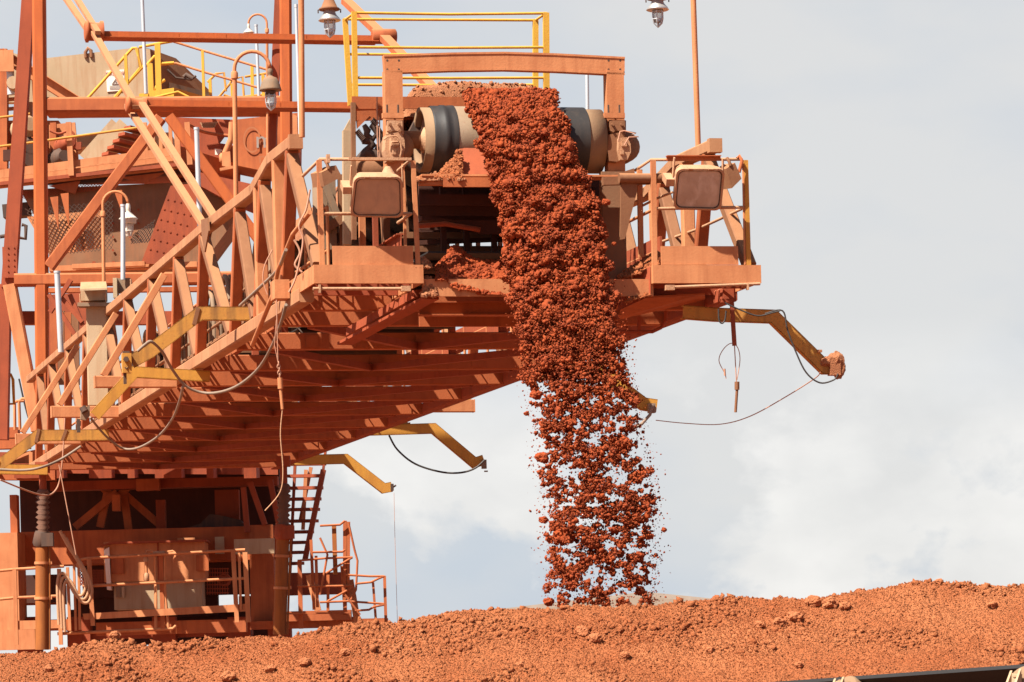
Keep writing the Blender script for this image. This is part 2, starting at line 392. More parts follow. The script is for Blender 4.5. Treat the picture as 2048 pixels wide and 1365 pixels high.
# walkway handrails on the belt side, pipes and cable bundles inside the left truss
for t in (WL1 + .02, WR0 - .02):
    m = M()
    for h in (.62, 1.12): m.tube([B(2.2, t, h), B(31, t, h)], .02, 6)
    for k in range(20): m.tube([B(2.2 + 1.5*k, t, .13), B(2.2 + 1.5*k, t, 1.12)], .022, 6)
    m.build('walkway_handrail', 'dusty_orange', boom)
m = M()
for k in range(3): m.tube([B(1.9 + .1*k, .215 + .04*k, .19 + .04*(k % 2)), B(31, .215 + .04*k, .19 + .04*(k % 2))], .016 + .005*(k % 3), 6)
for h in (.40, .60): m.tube([B(2.6, .22, h), B(24, .22, h)], .019, 6)
for k in range(15): m.beam(B(2.6 + 1.5*k, .235, .14), B(2.6 + 1.5*k, .235, .66), .035, .03, D)
m.build('conduit_rack', 'dusty_brown', boom)
for k, s_ in enumerate([5.6, 6.4, 9.6, 10.4, 13.2, 14.0, 17.2, 19.5]):        # grey hose loops behind the lattice
    m = M(); t = .40 + .05*(k % 3); hh = .92 + .12*((k*7) % 4)
    for q in range(3):
        o_ = q*.075
        m.tube([B(s_ + .42*math.cos(a)*(1 - q*.2) + o_*.4, t + o_, .35 + (hh - .35)*max(0, math.sin(a))**.7) for a in [math.pi*i/12 for i in range(13)]], .034, 7)
    m.build('hose_loop', 'grey_tan', boom)
# ends of the cross girders that carry outriggers and sensor arms
def outrigger(x0, x1, y0, y1, bx, by, px, tx, tside):
    # horizontal box beam from pixel x0 (outer end) to x1, brace from (bx,by) up to (px,tx)
    cy = (y0 + y1)/2
    s_ = inv(PE(x1, cy, tside))[0]
    a = PD(x0, cy, s_); b = PD(x1, cy, s_); q = mpp(a)
    ob = M().beam(a, b, .16, (y1 - y0)*q*.92, K, .01); ob.obox(a + (a - b).normalized()*.004, E*.006, D*.083, K*(y1 - y0)*q*.47)
    o = ob.build('outrigger_beam', 'dusty_orange', boom)
    M().beam(PD(bx, by, s_ - .02), PD(px, tx, s_ - .02), .10, 14*q, D, .008).build('outrigger_brace', 'worn_yellow' if tside > 1 else 'dusty_orange', o)
outrigger(190, 352, 752, 777, 207, 752, 328, 550, 0)
outrigger(103, 236, 812, 837, 119, 810, 232, 628, 0)
outrigger(32, 160, 867, 890, 45, 866, 155, 692, 0)
outrigger(947, 850, 799, 826, 939, 800, 905, 738, TR)
outrigger(1112, 1030, 738, 762, 1104, 740, 1070, 668, TR)
outrigger(818, 735, 845, 866, 810, 848, 775, 795, TR)
# head chute under the pulley: lip plate, sloped bottom, side plates
M().beam(PD(846, 576, .1), PD(1306, 576, .1), .03, .19, K).build('chute_lip', 'dusty_orange', boom)
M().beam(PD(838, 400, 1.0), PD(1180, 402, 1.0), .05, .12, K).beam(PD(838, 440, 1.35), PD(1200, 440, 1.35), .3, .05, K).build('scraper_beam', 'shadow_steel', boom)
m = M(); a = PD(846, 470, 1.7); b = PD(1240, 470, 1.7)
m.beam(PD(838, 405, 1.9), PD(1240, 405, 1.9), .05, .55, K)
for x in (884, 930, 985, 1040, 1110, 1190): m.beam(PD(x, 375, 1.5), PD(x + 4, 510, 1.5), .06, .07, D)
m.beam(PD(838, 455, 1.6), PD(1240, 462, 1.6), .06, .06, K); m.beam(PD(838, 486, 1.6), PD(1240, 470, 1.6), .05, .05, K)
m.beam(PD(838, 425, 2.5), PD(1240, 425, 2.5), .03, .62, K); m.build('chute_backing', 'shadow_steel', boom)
M().prism([PD(915, 350, .35), PD(990, 350, .35), PD(990, 296, .60), PD(919, 296, .60)], D*.02 - K*.004).build('deflector_plate', 'red_paint', boom)
M().beam(PD(838, 362, .3), PD(1180, 364, .3), .10, .10, K).beam(PD(838, 354, .38), PD(1280, 356, .38), .3, .02, K).build('pulley_bench', 'dusty_orange', boom)
M().beam(PD(886, 365, .22), PD(1180, 366, .22), .04, .105, K).build('bench_plate', 'orange_paint', boom)
for sg, x0, x1 in ((-1, 838, 0), (1, 1212, 1250)):
    if x1: M().beam(PD(1224, 345, .7), PD(1229, 600, .7), .27, .12, D).build('chute_column', 'rust_brown', boom)
M().beam(PD(1205, 363, .2), PD(1300, 361, .2), .08, .09, K).tube([PD(1238, 357, .1), PD(1322, 357, .1)], .055, 10).build('pulley_jack', 'dusty_brown', boom)
M().prism([PD(1243, 345, .12), PD(1268, 337, .12), PD(1275, 380, .12), PD(1250, 478, .12), PD(1240, 480, .12)], D*.03).build('chute_wing_plate', 'dusty_brown', boom)
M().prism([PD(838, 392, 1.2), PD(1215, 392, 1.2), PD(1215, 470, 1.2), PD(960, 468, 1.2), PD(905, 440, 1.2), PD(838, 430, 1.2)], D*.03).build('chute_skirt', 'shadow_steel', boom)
M().tube([PD(838, 452, 1.1), PD(890, 448, 1.1), PD(960, 460, 1.1)], .03, 7).build('hose', 'red_paint', boom)
# sloping girders from the lower nose back under the platforms
M().beam(PD(836, 588, .5), PD(700, 664, 2.6), .10, .09, K).build('nose_strut', 'red_paint', boom)
M().beam(PD(862, 596, .35), PD(690, 688, 2.4), .20, .03, K).build('nose_strut', 'red_paint', boom)
M().ibeam(PD(838, 618, 1.0), PD(1240, 618, 1.0), .14, .16).build('nose_cross_beam', 'orange_paint', boom)
M().beam(PD(838, 640, 2.2), PD(1240, 640, 2.2), .05, .16, K).build('nose_cross_beam', 'orange_paint', boom)
M().prism([PD(1232, 622, .9), PD(1300, 592, .9), PD(1300, 530, .3), PD(1245, 556, .3)], E*.02).prism([PD(1238, 640, 1.6), PD(1410, 600, 1.6), PD(1410, 590, .6), PD(1238, 600, .6)], K*.02).build('nose_gusset', 'orange_paint', boom)
# short cover over the junction of truss and platform on the left
M().bbox(PD(560, 581, 1.6), 30*.0056, .3, 38*.0056).build('junction_cover', 'dusty_orange', boom)
# long perforated pipe hanging down across the left truss
M().tube([PE(620, 425, -.02), PE(585, 470, -.04), PE(556, 540, -.06), PE(545, 596, -.08)], .026, 8).tube([PE(546, 590, -.12), PE(505, 690, -.14)], .030, 8).build('brace_pipe', 'dusty_orange', boom)
M().tube([PD(1238, 664, 1.2), PD(1305, 664, 1.2), PD(1322, 656, 1.2), PD(1331, 640, 1.2), PD(1332, 622, 1.2)], .020, 8).beam(PD(1278, 634, 1.2), PD(1278, 671, 1.2), .04, .02, D).build('guard_bar', 'red_paint', boom)
# ================================================================== HEAD PULLEY, FRAME, BEARINGS
sD = .95
pul = thing('head_pulley', B(sD, TC, hDr), 'wide belt pulley drum under the pouring red ore with a tan rim at each end', 'pulley')
ax0 = B(sD, tDL, hDr); wid = tDR - tDL
M().lathe(ax0, E, [(rDr*.86, .10), (rDr*.86, .012), (rDr, 0), (rDr, .22)], 48).build('rim', 'rim_paint', pul)
M().lathe(ax0 + E*(wid - .20), E, [(rDr, 0), (rDr, .20), (rDr*.86, .188)], 48).build('rim', 'rim_paint', pul)
m = M().lathe(ax0 + E*.13, E, [(rDr + .012, -.02), (rDr + .02, 0), (rDr + .02, .09), (rDr + .028, .10), (rDr + .028, .15), (rDr + .021, .16), (rDr + .026, .20), (rDr + .026, .25)], 48)
m.build('belt_edge', 'rubber', pul)
M().lathe(ax0 + E*.375, E, [(rDr + .017, 0), (rDr + .017, wid - .83)], 48).build('belt_face', 'worn_steel', pul)
M().lathe(ax0 + E*(wid - .46), E, [(rDr + .02, 0), (rDr + .02, .26)], 48).build('belt_edge', 'rubber', pul)
M().lathe(ax0 + E*.06, E, [(0.001, -.01), (rDr*.5, .0), (rDr*.87, .02)], 40).build('end_disc', 'dusty_brown', pul)
M().lathe(ax0 + E*.05, E, [(rDr*.42, 0), (rDr*.36, -.02), (rDr*.26, -.05), (rDr*.22, -.30)], 24).build('hub', 'dust', pul)
M().lathe(ax0 - E*.32, E, [(.10, 0), (.10, wid + .62)], 20).build('shaft', 'dusty_brown', pul)
hf = thing('portal_frame', PD(1008, 330, .8), 'orange portal frame of bolted beams standing over the belt pulley', 'steel frame')
sF = .80
pts = [PD(x, y, sF) for x, y in ((767, 130), (900, 125.5), (1008, 124), (1110, 127), (1247, 134))]
m = M()
for a, b in zip(pts, pts[1:]): m.ibeam(a, b, .12, .205, .104, .022)
m.obox(PD(785, 131, sF - .02), E*.10, D*.01, K*.085).obox(PD(1230, 134, sF - .02), E*.10, D*.01, K*.085)
m.build('cross_beam', 'dusty_orange', hf)
for x0, x1 in ((766, 803), (1205, 1249)):
    xc = (x0 + x1)/2
    m = M().beam(PD(xc, 143, sF + .02), PD(xc + 3, 352, sF + .02), .20, .16, D)
    m.obox(PD(xc + 1, 232, sF - .12), E*.12, D*.03, K*.028)
    m.build('post', 'dusty_orange', hf)
    b = M()
    for dx in (-10, 12):
        b.bolt(PD(xc + dx, 228, sF - .12), K, .012, .10)
        for yy in (123, 141): b.bolt(PD(xc + dx*1.05, yy - 1, sF - .035), -D)
    b.build('bolt', 'dark_steel', hf)
for xc, lab in ((789, 'dusty bearing housing left of the pulley, behind the left floodlight'), (1234, 'bearing housing at the right end of the pulley with a bent wire guard')):
    bt = thing('bearing_housing', PD(xc, 320, .75), lab, 'bearing', 'bearing housings of the belt pulley')
    m = M().beam(PD(xc, 242, .72), PD(xc, 270, .72), .19, .12, D, .02).obox(PD(xc, 253, .655), E*.085, D*.025, K*.055)
    m.prism([PD(xc + a, b, .62) for a, b in ((-17, 270), (12, 264), (20, 280), (21, 300), (14, 316), (0, 324), (-14, 322), (-19, 300))], D*.20); m.build('housing', 'dust' if xc < 1000 else 'dusty_brown', bt)
    ex = 2 if xc < 1000 else 13
    M().prism([PD(xc + ex + a, b, .54) for a, b in ((-9, 276), (8, 275), (14, 288), (15, 304), (8, 320), (-6, 320), (-10, 300))], D*.08).obox(PD(xc + ex + 1, 288, .53), E*.03, D*.012, K*.03).obox(PD(xc + ex - 3, 305, .53), E*.02, D*.012, K*.025).build('end_cap', 'dust', bt)
    M().lathe(PD(xc + (3 if xc < 1000 else 9), 298, .98), -D, [(.10, -.15), (.175, -.10), (.175, .16), (.15, .20), (.11, .22)], 18).build('bearing_drum', 'rust_brown', bt)
    b = M()
    for dx in (-9, 9):
        for yy in (250, 263): b.bolt(PD(xc + dx, yy, .63), -D, .017, .03)
    b.build('bolt', 'dusty_brown', bt)
    if xc < 1000: M().tube([PD(x, y, .5) for x, y in ((768, 280), (775, 274), (792, 272), (800, 278), (803, 300), (801, 312))], .009, 6).tube([PD(x, y, .5) for x, y in ((783, 292), (783, 284), (796, 284))], .009, 6).build('grease_pipe', 'dust', bt)
    else: M().tube([PD(x, y, .45) for x, y in ((1236, 284), (1240, 264), (1248, 262), (1272, 267), (1262, 271), (1277, 274), (1258, 275), (1248, 292))], .008, 6).build('wire_guard', 'wire', bt)
# yellow guard railing round the top of the head
gr = thing('guard_railing', PD(890, 215, 1.9), 'tall bright yellow guard railing behind the portal frame at the boom tip', 'railing')
s1, s2 = 1.9, 2.36
def post(px0, py0, px1, py1, s_, w=.06):
    M().beam(PD(px0, py0, s_), PD(px1, py1, s_), w, .05, D).build('post', 'bright_yellow', gr)
post(708, 24, 711, 205, s1, .058); post(1092, 26, 1093, 215, s1, .068); post(690, 38, 701, 212, s2, .058); post(1071, 40, 1071, 205, s2, .062)
for ys, s_, xa, xb in (((26, 29, 27), s1, 704, 1094), ((95, 96, 95), s1, 706, 1092), ((156, 157, 156), s1, 708, 1092), ((39, 40, 41), s2, 688, 1072), ((109, 110, 110), s2, 692, 1070), ((170, 171, 170), s2, 696, 1070)):
    M().tube([PD(xa, ys[0], s_), PD((xa + xb)/2, ys[1], s_), PD(xb, ys[2], s_)], .016, 8).build('rail', 'bright_yellow', gr)
M().tube([PD(690, 40, s2), PD(708, 27, s1)], .014, 6).tube([PD(1071, 41, s2), PD(1092, 27, s1)], .014, 6).build('rail', 'bright_yellow', gr)
# side frame left of the pulley: plate, posts, scraper springs
sfm = thing('belt_cleaner_frame', PD(730, 480, 1.6), 'dusty frame left of the pulley holding dark coil springs and hooked belt scrapers', 'scraper frame')
M().prism([PD(704, 193, 1.5), PD(768, 194, 1.5), PD(768, 218, 1.5), PD(704, 218, 1.5)], D*.02).beam(PD(706, 233, 1.5), PD(842, 228, 1.55), .05, .11, K).build('top_plate', 'orange_paint', sfm)
M().prism([PD(712, 232, 1.48), PD(740, 232, 1.48), PD(714, 258, 1.48)], D*.015).build('gusset', 'orange_paint', sfm)
M().beam(PD(706, 206, 1.5), PD(708, 480, 1.5), .05, .06, D).build('upright', 'dusty_brown', sfm)
M().beam(PD(693, 262, 2.0), PD(694, 490, 2.0), .09, .09, D).prism([PD(687, 262, 2.0), PD(700, 238, 2.0), PD(702, 262, 2.0)], D*.05).build('upright', 'tan_paint', sfm)
M().tube([PD(754, 195, 1.2), PD(755, 290, 1.2), PD(757, 320, 1.2)], .008, 6).tube([PD(759, 235, 1.2), PD(760, 320, 1.2)], .008, 6).build('grease_line', 'wire', sfm)
M().beam(PD(805, 206, 1.3), PD(985, 207, 1.3), .03, .135, K).build('skirt_board', 'orange_paint', sfm)
def spring(a, b, r, turns, th):
    d = (b - a); ax = d.normalized(); x = ax.cross(Y3).normalized(); y = ax.cross(x)
    n = turns*10
    return M().tube([a + d*(i/n) + (x*math.cos(2*math.pi*i/10) + y*math.sin(2*math.pi*i/10))*r for i in range(n + 1)], th, 5)
spring(PD(714, 262, 1.3), PD(728, 281, 1.3), .030, 8, .007).build('coil_spring', 'dark_steel', sfm)
spring(PD(744, 240, 1.3), PD(754, 250, 1.3), .030, 5, .007).build('coil_spring', 'dark_steel', sfm)
def hook(pts, w=.05): 
    q = [PD(x, y, 1.4) for x, y in pts]; return M().tube(q, [w*.6] + [w]*(len(q) - 2) + [w*.5], 6)
hook([(728, 250), (735, 262), (733, 272), (745, 280), (752, 270)], .045).build('scraper_arm', 'dark_steel', sfm)
hook([(724, 284), (738, 282), (745, 290), (735, 300), (730, 316)], .05).build('scraper_arm', 'dark_steel', sfm)
hook([(741, 250), (752, 258), (760, 270), (762, 290), (752, 300)], .05).build('scraper_arm', 'dark_steel', sfm)
hook([(716, 318), (730, 306), (745, 308), (760, 318), (768, 332)], .06).build('scraper_arm', 'dark_steel', sfm)
M().prism([PD(818, 264, 1.2), PD(840, 222, 1.2), PD(842, 300, 1.2), PD(826, 285, 1.2)], D*.12).build('scraper_blade', 'dark_steel', sfm)
for x, w_, mt in ((644, .10, 'grey_tan'), (662, .09, 'grey_tan'), (680, .05, 'dusty_brown'), (722, .07, 'dusty_orange'), (748, .06, 'red_paint'), (770, .08, 'dusty_brown')):
    M().beam(PD(x, 350, 2.4), PD(x + 3, 500, 2.4), w_, .08, D).build('upright', mt, sfm)
M().beam(PD(646, 460, 2.3), PD(694, 432, 2.3), .06, .10, K).build('brace', 'dusty_brown', sfm)
M().beam(PD(690, 480, 2.3), PD(712, 444, 2.3), .05, .06, K).beam(PD(650, 372, 2.3), PD(678, 440, 2.3), .05, .08, K).build('brace', 'grey_tan', sfm)
M().obox(PD(660, 478, 2.5), E*.09, D*.05, K*.06).build('gearbox', 'dark_steel', sfm)
M().lathe(PD(642, 410, 2.9), K, [(.10, -.3), (.10, .3), (.03, .38)], 14).build('hose_drum', 'grey_tan', sfm)
M().lathe(PD(735, 345, 2.0), E, [(.17, -.16), (.19, 0), (.17, .2)], 14).build('snub_roller', 'dusty_brown', sfm)
# ================================================================== WORK PLATFORMS, RAILINGS, FLOODLIGHTS
def platform(xa, xb, ta, tb, side, lab):
    t = thing('work_platform', PD((xa + xb)/2, 567, .7), lab, 'platform', 'work platforms at the boom tip')
    q = .00545
    o = M(); o.beam(PD(xa, 549, .02), PD(xb, 549, .02), .05, 37*q, K); o.build('front_panel', 'dusty_orange', t)
    o = M(); o.beam(PD(ta, 511.5, .03), PD(tb, 511.5, .03), .02, 38*q, K); o.build('toe_board', 'dusty_orange', t)
    tA = inv(PD(xa, 549, 0))[1]; tB = inv(PD(xb, 549, 0))[1]; hh = inv(PD(xa, 549, 0))[2]
    for tt in (tA + .012, tB - .012):
        M().beam(B(.045, tt, hh), B(1.62, tt, hh), .022, 36*q, K).build('side_panel', 'dusty_orange', t)
    m = hexfloor(tA + .05, tB - .05, .12, 1.58, hh + .07); m.build('deck_grating', 'dusty_orange', t)
    M().beam(B(.6, tA + .03, hh - .05), B(.6, tB - .03, hh - .05), .07, .08, K).beam(B(1.3, tA + .03, hh - .05), B(1.3, tB - .03, hh - .05), .07, .08, K).build('joist', 'red_paint', t)
    return t, tA, tB, hh
pl, a_, b_, h_ = platform(627, 846, 665, 826, -1, 'left work platform of dusty orange plate beside the pulley')
M().tube([PD(626, 578, .0), PD(802, 578, .0)], .018, 8).obox(PD(811, 578, .0), E*.05, D*.04, K*.028).obox(PD(639, 578, .0), E*.01, D*.03, K*.045).build('probe_rod', 'dust', pl)
pr, a2, b2, h2 = platform(1305, 1521, 1322, 1476, 1, 'right work platform of dusty orange plate out beyond the falling ore')
M().tube([PD(1345, 575, .0), PD(1520, 568, .0)], .018, 8).obox(PD(1339, 576, .0), E*.05, D*.04, K*.028).obox(PD(1495, 574, .0), E*.01, D*.03, K*.035).build('probe_rod', 'dust', pr)
M().prism([PD(1301, 533, .06), PD(1301, 592, .06), PD(1236, 622, .5), PD(1240, 566, .5)], D*.03).build('end_bracket', 'red_paint', pr)
rl = thing('platform_railing', PD(735, 530, .1), 'orange pipe railing round the left work platform', 'railing', 'platform railings at the boom tip')
M().beam(PD(638, 321, .06), PD(644, 531, .06), .055, .05, D).build('post', 'dusty_orange', rl)
M().beam(PD(826, 322, .06), PD(836, 531, .06), .05, .03, D).build('post', 'dusty_orange', rl)
M().beam(PD(806, 328, .35), PD(811, 505, .35), .03, .03, D).build('post', 'dusty_orange', rl)
for m in (M().tube([PD(606, 352, .9), PD(640, 319, .06), PD(822, 319, .06), PD(796, 342, .5)], .019, 8), M().tube([PD(646, 428, .06), PD(823, 428, .06), PD(796, 446, .5)], .019, 8)): m.build('rail', 'dust', rl)
M().beam(PD(697, 318, .04), PD(822, 319, .04), .05, .03, K).obox(PD(656, 318, .0), E*.018, D*.03, K*.045).build('mounting_bar', 'dust', rl)
rr = thing('platform_railing', PD(1395, 530, .1), 'orange pipe railing with one yellow post round the right work platform', 'railing', 'platform railings at the boom tip')
M().beam(PD(1306, 322, .06), PD(1309, 531, .06), .055, .05, D).build('post', 'dusty_orange', rr)
M().beam(PD(1279, 340, .5), PD(1282, 515, .5), .055, .05, D).build('post', 'dusty_orange', rr)
M().beam(PD(1491, 321, .06), PD(1497, 531, .06), .05, .04, D).build('post', 'yellow_paint', rr)['label'] = 'yellow end post'
M().tube([PD(1486, 322, .06), PD(1490, 530, .06)], .015, 6).build('post', 'dusty_orange', rr)
M().tube([PD(1271, 341, .7), PD(1302, 320, .06), PD(1485, 319, .06)], .018, 8).build('rail', 'dust', rr)
M().tube([PD(1308, 418, .06), PD(1486, 415, .06)], .018, 8).build('rail', 'dust', rr)
M().tube([PE(1486, 417, TR - .1), PE(1395, 459, TR - .1), PE(1255, 508, TR - .1)], .018, 8).build('rail', 'dust', rr)
M().tube([PD(1283, 413, .5), PD(1312, 398, .3), PD(1345, 385, .1)], .014, 6).build('rail', 'dust', rr)
M().beam(PD(1333, 317, .03), PD(1441, 317, .03), .012, .055, K).beam(PD(1333, 312.5, .0), PD(1441, 312.5, .0), .07, .01, K).tube([PD(1475, 317, 0), PD(1478, 312, 0), PD(1484, 322, -.02), PD(1478, 345, -.02)], .022, 6).build('mounting_bar', 'orange_paint', rr)
def flood(corn, lens, s_, lab, lensm):
    # corners of the front rim (tl, tr, br, bl) in photo pixels; the face is tilted down
    c = sum((PD(x, y, s_) for x, y in corn), V((0, 0, 0)))/4
    fl = thing('floodlight', c, lab, 'floodlight', 'floodlights at the boom tip')
    tilt = .16
    q = [PD(corn[0][0], corn[0][1], s_ - tilt), PD(corn[1][0], corn[1][1], s_ - tilt), PD(corn[2][0], corn[2][1], s_ + tilt*.6), PD(corn[3][0], corn[3][1], s_ + tilt*.6)]
    ux = ((q[1] - q[0]) + (q[2] - q[3]))/4; uy = ((q[0] - q[3]) + (q[1] - q[2]))/4; sh = ((q[1] - q[0]) - (q[2] - q[3]))/4
    c = (q[0] + q[1] + q[2] + q[3])/4; nrm = ux.cross(uy).normalized()
    if nrm.dot(D) > 0: nrm = -nrm
    def loop(k, off, rad=.28):
        pts = []
        for (sx, sy) in ((1, 1), (-1, 1), (-1, -1), (1, -1)):
            a0 = {(1, 1): 0, (-1, 1): 90, (-1, -1): 180, (1, -1): 270}[(sx, sy)]
            for i in range(5):
                a = R(a0 + 22.5*i); px = sx*(1 - rad) + rad*math.cos(a); py = sy*(1 - rad) + rad*math.sin(a)
                pts.append(c + (ux + sh*py)*px*k + uy*py*k + nrm*off)
        return pts
    m = M(); n = 20
    loops = [loop(.45, -.26, .3), loop(.80, -.20), loop(.97, -.06), loop(1, -.03), loop(1.0, .03), loop(.92, .035), loop(.90, .012)]
    vs = [p for lp in loops for p in lp]; fs = []
    for i in range(len(loops) - 1): fs += [(i*n + j, i*n + (j+1) % n, (i+1)*n + (j+1) % n, (i+1)*n + j) for j in range(n)]
    m.add(vs, fs); m.add(loops[0], [tuple(range(n))])
    for k in (-.45, .4): m.obox(c + uy*1.0 + ux*k + nrm*.02, ux*.09, uy*.03, nrm*.03)
    m.build('housing', 'dust', fl)
    M().add(loop(.91, .014), [tuple(range(n))]).add(loop(.91, .010), [tuple(reversed(range(n)))]).build('lens', lensm, fl)
    gk = M(); lo_, li_ = loop(.915, .022), loop(.87, .022); gk.add(lo_ + li_, [(i, (i+1) % 20, 20 + (i+1) % 20, 20 + i) for i in range(20)]); gk.add(loop(.915, .0205) + loop(.87, .0205), [(20 + i, 20 + (i+1) % 20, (i+1) % 20, i) for i in range(20)]); gk.build('gasket', 'dark_steel', fl)
    for sx in (-1, 1):
        M().beam(c + ux*sx*1.04 + uy*.35 - nrm*.06, c + ux*sx*1.0 + uy*1.30 - nrm*.10, .012, .05, D).build('bracket', 'dust', fl)
    M().obox(c - ux*1.18 - nrm*.09 + uy*.25, ux*.17, nrm*.09, uy*.17).build('hinge_block', 'dust', fl)
    return fl
f1 = flood([(708, 352), (804, 352), (806, 434), (699, 432)], None, -.12, 'left floodlight with a dust covered lens, hung from the left railing', 'dirty_lens')
M().beam(PD(712, 426, -.05), PD(788, 425, -.05), .02, .035, K).build('clamp_plate', 'dust', f1)
M().lathe(PD(776, 352, .02), K, [(.10, -.02), (.11, .0), (.07, .03), (.05, .07), (.03, .10)], 12).build('cable_gland', 'dust', f1)
flood([(1352, 336), (1449, 336), (1441, 420), (1345, 417)], None, -.12, 'right floodlight with a half clean lens, hung over the right work platform', 'clear_lens')
for quad, sv, lab in (([(643, 345), (672, 331), (684, 354), (648, 373)], .0, 'small tilted tin box hanging from the left platform railing'), ([(1452, 338), (1470, 326), (1483, 358), (1464, 377)], -.05, 'small tilted tin box hanging at the right end of the right platform railing')):
    pts = [PD(x, y, sv) for x, y in quad]
    jb = thing('junction_box', sum(pts, V((0, 0, 0)))/4, lab, 'junction box', 'tin boxes on the platform railings')
    M().prism(pts, D*.12 - E*.10).build('case', 'dusty_brown', jb)
    cc = sum(pts, V((0, 0, 0)))/4
    M().tube([(pts[0] + pts[1])/2, (pts[0] + pts[1])/2 + K*.05 - E*.015, (pts[0] + pts[1])/2 + K*.09 + D*.03 - E*.03], .02, 6).build('hanger', 'dusty_brown', jb)
# ================================================================== STAYS AND STRUTS
stl = thing('tie_bar', PE(271, 211, TL), 'left tie bar of paired plates with round pins, rising from the left truss', 'tie bar', 'tie bars of the boom')
def tiebar(a, b, w, off=0.0, n=1):
    pa = PE(*a, TL + off); pb = PE(*b, TL + off); q = (mpp(pa) + mpp(pb))/2
    return M().beam(pa, pb, .035, w*q, K.cross(pb - pa).cross(pb - pa) if False else D)
for a, b, w in (((128, -8), (184, 72), 13), ((150, -8), (196, 66), 12), ((188, 66), (272, 215), 14), ((255, 212), (410, 455), 15), ((284, 208), (430, 437), 15)):
    pa = PE(a[0], a[1], TL); pb = PE(b[0], b[1], TL); d = (pb - pa).normalized(); q = (mpp(pa) + mpp(pb))/2
    M().beam(pa, pb, w*q*.95, .06, D).build('tie_plate', 'dusty_tan', stl)
for x, y, r in ((186, 64, 23), (270, 211, 18)):
    p = PE(x, y, TL); q = mpp(p)
    M().lathe(p - E*.14, E, [(r*q*.7, 0), (r*q*.95, .02), (r*q*.95, .06), (r*q*.8, .07), (r*q*.8, .25), (r*q*.95, .26), (r*q*.95, .31)], 20).build('pin', 'orange_paint', stl)
M().prism([PE(405, 440, -.02), PE(418, 436, -.02), PE(420, 462, -.02), PE(412, 505, -.02), PE(406, 470, -.02)], -E*.02).prism([PE(408, 440, .17), PE(420, 436, .17), PE(422, 462, .17), PE(414, 500, .17)], E*.02).build('lug', 'dusty_brown', stl)
s_j1 = inv(PE(186, 64, TL))[0]; h_j1 = inv(PE(186, 64, TL))[2]; s_j2, _, h_j2 = inv(PE(270, 211, TL)); s_a, _, h_a = inv(PE(412, 450, TL)); s_t, _, h_t = inv(PE(140, -8, TL))
str_ = thing('tie_bar', B(s_j2, TRi, h_j2), 'right tie bar descending behind the yellow railing to the boom', 'tie bar', 'tie bars of the boom')
for (sa, ha), (sb, hb_) in (((s_t, h_t), (s_j1, h_j1)), ((s_j1, h_j1), (s_j2, h_j2)), ((s_j2, h_j2), (s_a, h_a))):
    M().beam(B(sa, TRi, ha), B(sb, TRi, hb_), .17, .10, D).build('tie_plate', 'orange_paint', str_)
M().lathe(B(s_j1, TRi, h_j1) - E*.2, E, [(.11, 0), (.13, .02), (.13, .40), (.10, .42)], 20).build('pin', 'orange_paint', str_)
M().lathe(B(s_j2, TRi, h_j2) - E*.2, E, [(.11, 0), (.13, .02), (.13, .40), (.10, .42)], 20).build('pin', 'orange_paint', str_)
for (s_, h, lab) in ((s_j1, h_j1 - .05, 'upper cross strut of red steel joining the two tie bars near the top'), (s_j2, h_j2 + .02, 'lower cross strut of red steel joining the two tie bars above the portal beam')):
    a = B(s_, TL + .12, h); b = B(s_, TRi - .1, h)
    st = M(); st.beam(a + K*.015, b + K*.015, .02, .10, K).beam(a - K*.042 + D*.09, b - K*.042 + D*.09, .40, .016, K)
    for f in (.26, .43, .72): st.obox(a + (b - a)*f - D*.012, E*.09, D*.004, K*.05)
    tag(st.build('cross_strut', 'deep_orange'), lab, 'strut', 'cross struts of the tie bars')
# ================================================================== PYLON
pyY = 72.0; PQ = pyY/F
py = thing('pylon', P(330, 860, pyY) - Z3*3, 'tall orange pylon portal that straddles the boom, with masts, cross beams and a braced V', 'pylon')
def pst(x0, y0, x1, y1, wpx, mat_, Y=pyY, dep=.28, name='mast', ch=.03, par=None, up=None):
    return M().beam(P(x0, y0, Y), P(x1, y1, Y), dep, wpx*Y/F, up or Y3, ch).build(name, mat_, par or py)
M().beam(P(78, -30, pyY), P(86, 880, pyY), .27, .28, Y3, .05).build('mast', 'deep_orange', py)
M().beam(P(571, -30, pyY), P(575, 640, pyY), .24, .28, Y3, .04).build('mast', 'deep_orange', py)
M().beam(P(60, -30, pyY + .5), P(20, 575, pyY + .5), .24, .30, Y3).beam(P(48, -30, pyY + .42), P(5, 575, pyY + .42), .05, .10, Y3).build('raking_leg', 'red_paint', py)
M().beam(P(559, -30, pyY + .5), P(543, 330, pyY + .5), .16, .30, Y3).build('raking_leg', 'red_paint', py)
sp = M().obox(P(20, 525, pyY + .3), X3*.15, Y3*.02, Z3*.32)
for k in range(6):
    for dx in (-6, 6): sp.bolt(P(22 + dx, 495 + k*12, pyY + .28), -Y3, .018, .02)
sp.build('splice_plate', 'red_paint', py)
M().beam(P(20, 570, pyY + .1), P(76, 862, pyY + .1), .27, .28, Y3, .03).build('diagonal_brace', 'dusty_orange', py)
M().beam(P(6, 570, pyY + .6), P(0, 880, pyY + .6), .34, .3, Y3).build('raking_leg', 'red_paint', py)
M().beam(P(94, 216, pyY + .35), P(563, 213, pyY + .35), .85, .31, Z3, .04).build('portal_beam', 'orange_paint', py)
M().beam(P(30, 561, pyY), P(565, 556, pyY), .30, .26, Z3, .04).beam(P(98, 582, pyY - .05), P(560, 578, pyY - .05), .24, .09, Z3).build('portal_beam', 'orange_paint', py)
M().beam(P(30, 637, pyY + .9), P(560, 637, pyY + .9), .3, .27, Z3).build('portal_beam', 'red_paint', py)
